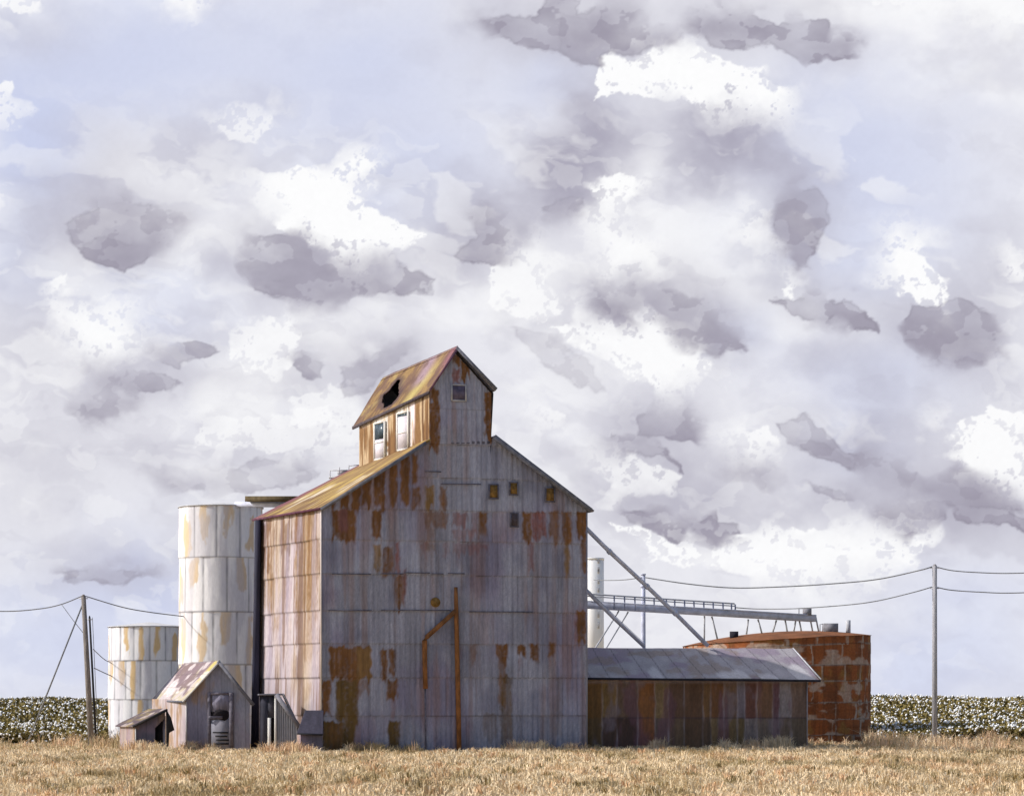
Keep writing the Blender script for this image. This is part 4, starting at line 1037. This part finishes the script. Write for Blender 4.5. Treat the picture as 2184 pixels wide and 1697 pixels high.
m = MB(); q = on_wall(1721, 1487, WA, WB, .03); m.bar((q[0], q[1], -.2), (q[0], q[1], zev), .10, .06); m.build('corner_trim', mat_plain('slate_trim', (.28, .27, .31), .85, 0, .2, 3), ls)

# ================================================================ RUST TANK
TY = 150.0; tc_ = P(1656, 1487, TY); TR = 199 * TY / FOC
tz0 = -.4; tzt = EYE + (1487 - 1366) * (TY - TR * .1) / FOC; TILT = .0575
tank = thing('storage_tank', 'wide round storage tank of patched orange rust plates behind the long shed', 'tank', (tc_[0], tc_[1], 0))
na, nz = 700, 150
A, Z = np.meshgrid(np.linspace(0, 2 * math.pi, na, endpoint=False), np.linspace(tz0, tzt, nz), indexing='ij')
rows = [1340, 1379, 1421, 1453, 1498, 1532, 1566, 1610]
pyT = 1487 - (Z - EYE) * FOC / (TY - TR * .45)
ri = np.clip(np.searchsorted(rows, pyT + (fbm(A * 40, Z * 2, 2, 520) - .5) * 5) - 1, 0, len(rows) - 2)
ra_ = np.array(rows)
f = (pyT - ra_[ri]) / (ra_[ri + 1] - ra_[ri])
bu = A * TR / (1.5 + .9 * _h(ri * 0, ri, 540)) + ri * .47 + .30 * (fbm(A * 30, Z, 2, 521) - .5); bi = np.floor(bu); bf = bu - bi
u = A * TR
tone = .65 + .6 * fbm(u * 1.4, Z * 1.4, 4, 522)
col = np.ones(A.shape + (3,)) * np.array([.31, .10, .034]) * tone[..., None]
col = mixc(col, np.array([.12, .05, .025]), sstep(.5, .72, fbm(u * .9 + 7, Z * .9, 4, 523)) * .6)
col = mixc(col, np.array([.30, .17, .05]), sstep(.55, .72, fbm(u * 1.2 + 17, Z * 1.2, 4, 524)) * .6)
PALE = np.array([.46, .37, .31])
bw_ = .05 + .05 * _h(bi, ri, 525)
seam = np.maximum(sstep(1, .5, np.minimum(bf, 1 - bf) / bw_) * (_h(bi, ri, 526) > .22), (vnoise(u * .7, ri * 3.1, 541) > .38) * sstep(1, .4, np.minimum(f, 1 - f) / (.06 + .22 * sstep(.48, .62, fbm(u * .8, Z * .3, 3, 527)))))
bare = sstep(.60, .70, fbm(u * .8 + 33, Z * 1.5, 4, 528) + .05 * (ri == 1)) * (ri % 3 != 2)
col = mixc(col, PALE, np.clip(seam * (.35 + .8 * fbm(u * 3, Z * 3, 3, 529)), 0, .9))
drp = sstep(.50, .68, fbm(u * 4.5, Z * .35, 4, 542)); col = mixc(col, np.array([.085, .036, .022]), drp * .4)
col = mixc(col, PALE * 1.05, bare * (.35 + .6 * fbm(u * 5, Z * 1.2, 3, 543)))
col *= (1 - .5 * np.exp(-(np.minimum(f, 1 - f) / .03) ** 2))[..., None]
Zt = Z + TILT * TR * np.cos(A) * np.clip(Z / tzt, 0, 1) ** 3
R = TR * (1 + .0) + .03 * (f < .5) * .5 + .02 * (fbm(u, Z, 3, 530) - .5)
sheet('tank_wall', np.stack([tc_[0] + R * np.cos(A), tc_[1] + R * np.sin(A), Zt], -1), M_TANK, tank, col, wrap=True)
rr_ = np.linspace(1.012, .01, 16); aa = np.linspace(0, 2 * math.pi, 96, endpoint=False)
RR, AA = np.meshgrid(rr_, aa, indexing='xy')
V = np.stack([tc_[0] + RR * TR * np.cos(AA), tc_[1] + RR * TR * np.sin(AA), tzt + .01 + (1.012 - RR ** 2) * .55 + TILT * RR * TR * np.cos(AA)], -1)
rc_ = np.ones(V.shape) * np.array([.19, .075, .032]) * (.4 + 1.2 * fbm(V[..., 0] * 1.2, V[..., 1] * 1.2, 4, 531))[..., None]
sheet('roof', V, M_TANK, tank, rc_, wrap=True)
def box_px(m, x0, y0, x1, y1, Y, d=None):
    a = P(x0, y1, Y); b = P(x1, y0, Y); w_ = b[0] - a[0]
    return m.box(((a[0] + b[0]) / 2, Y, a[2]), w_, d or w_, b[2] - a[2])
M_GREYBOX = mat_plain('grey_box', (.22, .22, .25), .7, 0, .3, 4)
m = MB(); box_px(m, 1557, 1346, 1574, 1364, 147.5, .5); m.build('roof_hatch', M_DARK, tank)
m = MB(); box_px(m, 1755, 1329, 1786, 1352, 148.5, .8); m.tube([P(1749, 1350, 148.5), P(1749, 1331, 148.5), P(1755, 1330, 148.5)], .03, 5); m.build('roof_hatch', M_GREYBOX, tank)
m = MB(); m.tube([P(1809, 1356, 149), P(1809, 1322, 149)], .15, 10); m.build('vent_pipe', M_THIN, tank)

# ================================================================ CONVEYOR, CHUTES, MAST
cv = thing('grain_conveyor', 'blue grey inclined conveyor with handrail from elevator to rust tank', 'conveyor', P(1500, 1371, 141))
def cvp(px, dy=0):
    Y = 135.5 + (px - 1252) / 483 * 9.5
    py = 1289 + (px - 1252) / 483 * 29
    return P(px, py + dy, Y)
m = MB(); m.bar(cvp(1244, 0), cvp(1735, 0), .45, .42); m.bar(cvp(1244, -7), cvp(1735, -6), .55, .05); m.build('trough', M_BLUE, cv)
m = MB()
def cvr(px): return 1266 + (px - 1255) / 313 * 21
for off, r_ in ((0, .05), (5, .035)):
    m.tube([P(x, cvr(x) + off, cvp(x)[1] - .3) for x in (1250, 1360, 1470, 1566)], r_, 6)
m.build('handrail', M_THIN, cv)
for x in (1310, 1332, 1354, 1375, 1395, 1421, 1439, 1460, 1480, 1501, 1521, 1542, 1560, 1568):
    mm = MB(); Yp = cvp(x)[1] - .3; mm.bar(P(x, cvr(x) + 1, Yp), P(x, cvp(x)[1] * 0 + 1290 + (x - 1252) / 483 * 29 + 6, Yp), .19, .08); mm.build('post', mat_plain('post_steel', (.28, .30, .40), .7, 0, .2, 3) if x == 1310 else bpy.data.materials['post_steel'], cv)
legs = [((1320, 1302), (1272, 1378)), ((1340, 1304), (1295, 1378)), ((1502.5, 1313), (1502, 1366)), ((1518, 1314), (1530, 1362)), ((1596, 1320), (1592, 1352)), ((1616.5, 1320), (1625, 1350)), ((1656, 1322), (1648, 1348)), ((1674.6, 1322), (1679, 1346)), ((1697, 1324), (1693, 1346)), ((1705, 1324), (1709, 1345)), ((1727, 1313), (1733, 1345)), ((1739, 1311), (1746, 1346))]
for (x0, y0), (x1, y1) in legs:
    mm = MB(); Yl = cvp(x0)[1]
    a = P(x0, y0, Yl); b = P(x1, y1, Yl)
    if x1 < 1480:   # long legs carry on to the ground behind the shed
        b = a + (b - a) * (a[2] / (a[2] - b[2]))
    mm.tube([a, b], .05, 6); mm.build('leg', M_THIN, cv)
mm = MB(); box_px(mm, 1713, 1297, 1730, 1312, 144.6, .45); mm.bar(P(1703, 1297, 144.6), P(1713, 1297, 144.6), .05, .05); mm.bar(P(1704, 1297, 144.6), P(1704, 1312, 144.6), .05, .05); mm.build('motor', M_GREYBOX, cv)
mm = MB(); mm.bar(P(1727, 1311, 145), P(1740, 1311, 145), .05, .05); mm.build('end_frame', M_THIN, cv)

ch = thing('grain_chute', 'longer blue grey chute pipe slanting from high on the elevator down to the shed', 'chute', P(1508, 1371, 133.4))
m = MB(); m.tube([P(1246, 1122, 127.3), P(1300, 1176, 128.5), P(1380, 1250, 130.2), P(1440, 1307, 131.6), P(1509, 1376, 132.9)], .115, 10); m.build('pipe', M_BLUE, ch, True)
for x, y, Y in ((1300, 1176, 128.5), (1380, 1250, 130.2), (1440, 1307, 131.6)):
    m = MB(); a = P(x, y, Y); m.tube([a + np.array([-.06, -.03, .06]), a + np.array([.06, .03, -.06])], .15, 10); m.build('flange', M_BLUE, ch)
m = MB(); m.tube([P(1249, 1121, 127.5), P(1380, 1246, 130.2)], .012, 4); m.build('stay_wire', M_WIRE, ch)
ch2 = thing('grain_chute', 'shorter blue grey chute pipe crossing the conveyor beside the elevator wall', 'chute', P(1371, 1371, 133.2))
m = MB(); m.tube([P(1246, 1254, 128.2), P(1310, 1318, 130), P(1373, 1377, 132.2)], .11, 10); m.build('pipe', M_BLUE, ch2, True)
m = MB(); m.tube([P(1258, 1262, 128.2), P(1370, 1367, 132.2)], .012, 4); m.build('stay_wire', M_WIRE, ch2)
ms = thing('steel_mast', 'upright blue grey steel mast rising behind the long shed roof', 'mast', (P(1372, 1487, 139.5)[0], 139.5, 0))
m = MB(); p = P(1372, 1225, 139.5); m.tube([(p[0], p[1], -.2), (p[0], p[1], 5), p], [.15, .14, .12], 10); m.build('shaft', M_BLUE, ms, True)
m = MB(); m.tube([P(1372, 1226, 139.5), P(1372, 1223, 139.5)], .15, 10); m.build('cap', M_BLUE, ms); m = MB(); a = P(1372, 1250, 139.5); m.tube([a + [0, 0, -.07], a + [0, 0, .07]], .16, 10); m.build('collar', M_BLUE, ms)

# pale concrete tower far away
tw = thing('concrete_tower', 'distant pale grey concrete grain tower just right of the elevator wall', 'tower', (P(1264, 1487, 420)[0], 420, 1.7))
c = P(1264, 1487, 420); r = 24 * 420 / FOC
m = MB(); zt = EYE + (1487 - 1194) * 420 / FOC
m.tube([(c[0], c[1], 1.0), (c[0], c[1], zt)], r, 32); m.build('shaft', M_CONC, tw, True)
m = MB(); m.tube([(c[0], c[1], zt), (c[0], c[1], zt + .35)], r * 1.03, 32); m.build('parapet', M_CONC, tw)
M_SLOT = mat_plain('slot_dark', (.45, .45, .48), .9, 0, .2, 2)
for py in (1197, 1214, 1218, 1240, 1258, 1312, 1335):
    mm = MB(); a = math.radians(-62); mm.box((c[0] + r * math.cos(a) , c[1] + r * math.sin(a), EYE + (1487 - py) * 420 / FOC - .4), .28, .3, .75 if py < 1300 else 1.1, a + math.pi / 2); mm.build('window', M_SLOT, tw)

# ================================================================ POLES AND CABLES
def pole(name, label, base, top, r0, r1, mat, extras=None):
    t = thing(name, label, 'pole', (base[0], base[1], 0))
    m = MB(); b = np.array(base); b[2] = -.3; m.tube([b, (b + top) / 2, top], [r0, (r0 + r1) / 2, r1], 12); m.build('shaft', mat, t, True)
    m = MB(); m.tube([top, top + np.array([0, 0, .10])], [r1 * 1.0, r1 * .35], 12); m.build('cap', mat, t)
    m = MB(); q = top - np.array([0, 0, .12]); m.tube([q + np.array([-r1 - .12, -.02, 0]), q + np.array([r1 + .12, -.02, 0])], .03, 6)
    if extras:
        m.build('insulator', M_THIN, t); m = MB(); m.tube([q + np.array([-r1 - .12, -.02, extras]), q + np.array([r1 + .12, -.02, extras])], .03, 6)
    m.build('insulator', M_THIN, t)
    return t
YL = 133.0
pl = pole('utility_pole', 'leaning brown wooden utility pole with guy wire left of the short silo', P(196, 1595, YL), P(178, 1271, YL), .175, .125, M_WOOD)
m = MB(); a = P(175.5, 1290, YL); b = P(96, 1490, YL); b = a + (b - a) * ((a[2] - .1) / (a[2] - b[2])); m.tube([a, b], .045, 6); m.build('guy_wire', M_WIRE, pl)
m = MB(); m.tube([P(131, 1288, YL + .1), P(156, 1322, YL), P(183, 1356, YL)], .018, 5); m.build('drop_wire', M_WIRE, pl)
pb = pole('utility_pole', 'slim black pole standing close behind the leaning brown pole', P(206, 1592, YL + 2), P(191, 1316, YL + 2), .07, .055, M_BLACK)
m = MB(); m.tube([P(197, 1316, YL + 2.1), P(210, 1592, YL + 2.1)], .02, 5); m.build('conduit', M_WIRE, pb)
YR = 134.0
pr = pole('utility_pole', 'tall straight grey utility pole standing before the cotton right of the rust tank', P(1993.5, 1597, YR), P(1993.5, 1206, YR), .155, .125, M_GREYPOLE, -1.12)

def cable(label, pts, r=.03):
    """a sagging cable through survey points"""
    V = [Vector(P(*p)) for p in pts]
    out = []
    for i in range(len(V) - 1):
        p0 = V[max(i - 1, 0)]; p1 = V[i]; p2 = V[i + 1]; p3 = V[min(i + 2, len(V) - 1)]
        for k_ in range(8):
            t = k_ / 8
            out.append(0.5 * ((2 * p1) + (p2 - p0) * t + (2 * p0 - 5 * p1 + 4 * p2 - p3) * t * t + (3 * p1 - p0 - 3 * p2 + p3) * t ** 3))
    out.append(V[-1])
    m = MB(); m.tube(out, r, 5); o = m.build('cable', M_WIRE, None, True)
    tag(o, label, 'cable', 'overhead cables')
cable('cable sagging from leaning brown pole out past the left edge', [(176, 1270, YL), (131, 1288, YL), (82, 1298, YL), (5, 1303, YL), (-120, 1297, YL)])
cable('cable sagging from leaning brown pole to the tall white silo', [(183, 1271, YL), (260, 1294, 134.5), (320, 1305, 136), (392, 1314, 138.6)])
cable('upper short cable from slim black pole down to the short silo', [(199, 1384, YL + 2), (222, 1405, 145), (237, 1413, 155)], .025)
cable('lower short cable from slim black pole down to the short silo', [(201, 1424, YL + 2), (222, 1434, 145), (238, 1441, 155)], .03)
cable('top cable sagging between the grey pole and the steel mast', [(1988, 1208, YR), (1960, 1216, YR), (1870, 1235, 135), (1765, 1245, 136), (1660, 1251, 137), (1564, 1253, 138), (1470, 1245, 138.5), (1376, 1231, 139.4)], .035)
cable('cable from the steel mast towards the distant concrete tower', [(1368, 1231, 139.4), (1330, 1236, 150), (1292, 1237, 170), (1266, 1236, 190)], .03)
cable('lower cable sagging from the grey pole to the conveyor handrail', [(1988, 1251, YR), (1950, 1262, YR), (1870, 1281, 135), (1800, 1290, 136), (1700, 1297, 138.5), (1620, 1298, 141), (1568, 1295, 141.3)], .03)
cable('top cable leaving the grey pole past the right edge', [(1999, 1209, YR), (2030, 1216, YR), (2080, 1220, YR), (2160, 1222, YR), (2300, 1216, YR)], .03)
cable('lower cable leaving the grey pole past the right edge', [(1999, 1252, YR), (2030, 1258, YR), (2090, 1262, YR), (2160, 1264, YR), (2300, 1258, YR)], .03)

# ================================================================ COTTON
def build_cotton():
    def spots(n):
        h1 = n // 2
        Y = rng.uniform(140.5, 194, n)
        half = Y * 1092 / FOC
        side = rng.random(n) < .40
        x = np.where(side, -half * rng.uniform(.79, 1.08, n), half * np.where(Y < 152, rng.uniform(.715, 1.08, n), rng.uniform(.64, 1.08, n)))
        return x, Y
    # leaves
    n = 72000
    x, y = spots(n)
    near = rng.random(n) < .35; y = np.where(near, 140.5 + np.abs(rng.normal(0, 2.2, n)), y); x = np.where(near & (x > 0), np.maximum(x, y * .151), x)
    z = field_rise(x, y) + rng.uniform(0.02, 1.0, n) ** .8 * (.88 + .75 * (fbm(x * .22, y * .1, 4, 600) - .5))
    s_ = rng.uniform(.07, .17, n)
    def rndv(): v = rng.normal(size=(n, 3)); return v / np.linalg.norm(v, axis=1)[:, None]
    a = rndv(); b = rndv(); b = np.cross(a, b); b /= np.linalg.norm(b, axis=1)[:, None]
    c = np.stack([x, y, z], -1); s3 = s_[:, None]
    V = np.stack([c - a * s3, c - b * s3 * .6, c + a * s3, c + b * s3 * .6], 1).reshape(-1, 3)
    F = np.arange(4 * n).reshape(-1, 4)
    # bolls: small lumpy 4-lobed tufts of lint
    t = (1 + 5 ** .5) / 2
    ico = np.array([(-1, t, 0), (1, t, 0), (-1, -t, 0), (1, -t, 0), (0, -1, t), (0, 1, t), (0, -1, -t), (0, 1, -t), (t, 0, -1), (t, 0, 1), (-t, 0, -1), (-t, 0, 1)]) / math.hypot(1, t)
    icf = np.array([(0, 11, 5), (0, 5, 1), (0, 1, 7), (0, 7, 10), (0, 10, 11), (1, 5, 9), (5, 11, 4), (11, 10, 2), (10, 7, 6), (7, 1, 8), (3, 9, 4), (3, 4, 2), (3, 2, 6), (3, 6, 8), (3, 8, 9), (4, 9, 5), (2, 4, 11), (6, 2, 10), (8, 6, 7), (9, 8, 1)])
    nb = 5200
    x, y = spots(nb)
    near = rng.random(nb) < .25; y = np.where(near, 140.2 + np.abs(rng.normal(0, 1.5, nb)), y); x = np.where(near & (x > 0), np.maximum(x, y * .151), x)
    hz = rng.uniform(.18, 1.0, nb); hz = np.where(near, hz, .72 + .36 * rng.random(nb))
    z = field_rise(x, y) + hz * (.90 + .75 * (fbm(x * .22, y * .1, 4, 600) - .5))
    r = rng.uniform(.028, .088, nb) * np.where(rng.random(nb) < .25, 1.25, 1)
    st = rng.uniform(.75, 1.3, (nb, 1, 3))
    lump = rng.uniform(.8, 1.15, (nb, 12, 1))
    BV = (ico[None] * lump * st * r[:, None, None] + np.stack([x, y, z], -1)[:, None]).reshape(-1, 3)
    BF = (icf[None] + (np.arange(nb) * 12)[:, None, None]).reshape(-1, 3)
    fm = np.concatenate([np.zeros(len(F)), np.ones(len(BF))])
    o = link('cotton_crop', np.vstack([V, BV]), [F, BF + len(V)], None, mats=[M_LEAF, M_BOLL], fmat=fm)
    tag(o, 'rows of ripe cotton plants thick with white bolls along the horizon', 'cotton', kind='stuff')
build_cotton()

# ================================================================ DRY GRASS
def build_grass():
    parts = []
    def blades(x, y, hgt, wid, base_col, tip_col, lean):
        n = len(x)
        z0 = field_rise(x, y) - .03
        az = rng.uniform(0, 2 * math.pi, n); ln_ = lean * np.abs(rng.normal(.5, .5, n)) * hgt
        dx = np.cos(az) * ln_; dy = np.sin(az) * ln_
        fa = rng.normal(0, .7, n); wx = np.cos(fa) * wid; wy = np.sin(fa) * wid
        V = np.empty((n, 5, 3)); Cc = np.empty((n, 5, 3))
        V[:, 0] = np.stack([x - wx, y - wy, z0], -1); V[:, 1] = np.stack([x + wx, y + wy, z0], -1)
        mx = x + dx * .3; my = y + dy * .3; mz = z0 + hgt * .6
        V[:, 2] = np.stack([mx + wx * .75, my + wy * .75, mz], -1); V[:, 3] = np.stack([mx - wx * .75, my - wy * .75, mz], -1)
        V[:, 4] = np.stack([x + dx, y + dy, z0 + hgt * (1 - .25 * lean)], -1)
        Cc[:, 0] = Cc[:, 1] = base_col; Cc[:, 2] = Cc[:, 3] = (base_col + tip_col) / 2; Cc[:, 4] = tip_col
        parts.append((V.reshape(-1, 3), Cc.reshape(-1, 3), n))
    def tone(x, y):
        n1 = fbm(x * .42, y * .10, 4, 700); n2 = fbm(x * 1.7, y * .55, 3, 701); n3 = fbm(x * .16, y * .05, 3, 702)
        c = np.ones((len(x), 3)) * np.array([.72, .585, .40])
        c = mixc(c, [.42, .335, .19], sstep(.54, .66, n1) * .85)
        c = mixc(c, [.76, .63, .44], sstep(.52, .70, n2) * .7)
        c = mixc(c, [.66, .45, .28], sstep(.60, .72, fbm(x * 1.2 + 50, y * .35, 3, 703)) * .65)
        c = mixc(c, [.33, .245, .13], sstep(.58, .66, n3 * .5 + n1 * .5) * .6)
        return c * rng.uniform(.90, 1.10, (len(x), 1))
    # open field
    n = 170000
    y = 64 + (152 - 64) * rng.random(n) ** 1.25
    x = (rng.random(n) * 2 - 1) * (y * 1092 / FOC + 2.5)
    hg = rng.uniform(.10, .30, n) * (.55 + .9 * fbm(x * .8, y * .3, 3, 705)) * np.where(y < 90, .8, 1)
    c = tone(x, y)
    blades(x, y, hg, rng.uniform(.010, .024, n), c * .95, c * 1.05, .8)
    # ragged tufts
    nt_ = 2600
    ty = 68 + (150 - 68) * rng.random(nt_) ** 1.1; tx = (rng.random(nt_) * 2 - 1) * (ty * 1092 / FOC + 2)
    k_ = 16
    x = np.repeat(tx, k_) + rng.normal(0, .10, nt_ * k_); y = np.repeat(ty, k_) + rng.normal(0, .10, nt_ * k_)
    kind = np.repeat(rng.random(nt_), k_)
    c = tone(x, y); c = np.where((kind < .12)[:, None], np.array([.66, .44, .27]) * rng.uniform(.85, 1.15, (len(x), 1)), c)
    c = np.where((kind > .9)[:, None], np.array([.28, .22, .11]) * rng.uniform(.8, 1.2, (len(x), 1)), c)
    hs = np.repeat(rng.uniform(.25, .55, nt_), k_)
    blades(x, y, hs * rng.uniform(.6, 1.1, len(x)), rng.uniform(.012, .024, len(x)), c * .9, c * 1.08, 1.1)
    # taller fringe along the foot of the walls, silos and the cotton
    def fringe(A, B, n, h0, h1, spread=.6, cols=None):
        s_ = rng.random(n); x = A[0] + (B[0] - A[0]) * s_; y = A[1] + (B[1] - A[1]) * s_ - np.abs(rng.normal(0, spread, n)) - .15
        cl = fbm(x * .55, y * .3, 4, 710, .65)
        hg = (h0 + (h1 - h0) * rng.random(n) ** 1.4) * (.35 + 1.5 * sstep(.42, .68, cl))
        c = tone(x, y)
        o_ = (fbm(x * 2.0 + 9, y, 3, 711) > .56)
        c = np.where(o_[:, None], np.array([.70, .50, .33]) * rng.uniform(.85, 1.15, (n, 1)), c)
        if cols is not None: c = mixc(c, cols, np.full(n, .5))
        blades(x, y, hg, rng.uniform(.010, .022, n), c * .92, c * 1.08, .7)
    fringe(FL, FR, 6500, .12, .50)
    fringe(WA, WB, 6500, .15, .58, cols=np.array([.46, .40, .31]))
    fringe(P(395, 0, 126), P(540, 0, 126), 2000, .10, .42)
    fringe(P(262, 0, 123.4), P(395, 0, 123.4), 2000, .12, .5)
    fringe(P(535, 0, 122.2), P(690, 0, 121.0), 2500, .10, .5)
    fringe(P(1715, 0, 142), P(1870, 0, 144), 3000, .12, .5)
    fringe(P(-30, 0, 140), P(275, 0, 140), 5000, .15, .85, 1.6)
    fringe(P(1840, 0, 140), P(2220, 0, 140), 6000, .15, .8, 1.6)
    fringe(P(-30, 0, 134), P(275, 0, 132), 3000, .15, .7, 2.5)
    fringe(P(1840, 0, 134), P(2220, 0, 134), 3000, .15, .65, 2.5)
    V = np.vstack([p[0] for p in parts]); col = np.vstack([p[1] for p in parts]); n = len(V) // 5
    b = (np.arange(n) * 5)[:, None]
    o = link('dry_grass', V, [b + np.array([[0, 1, 2, 3]]), b + np.array([[3, 2, 4]])], M_GRASS, col=col)
    tag(o, 'dry tan grass and weeds covering the yard up to the buildings', 'grass', kind='stuff')
build_grass()
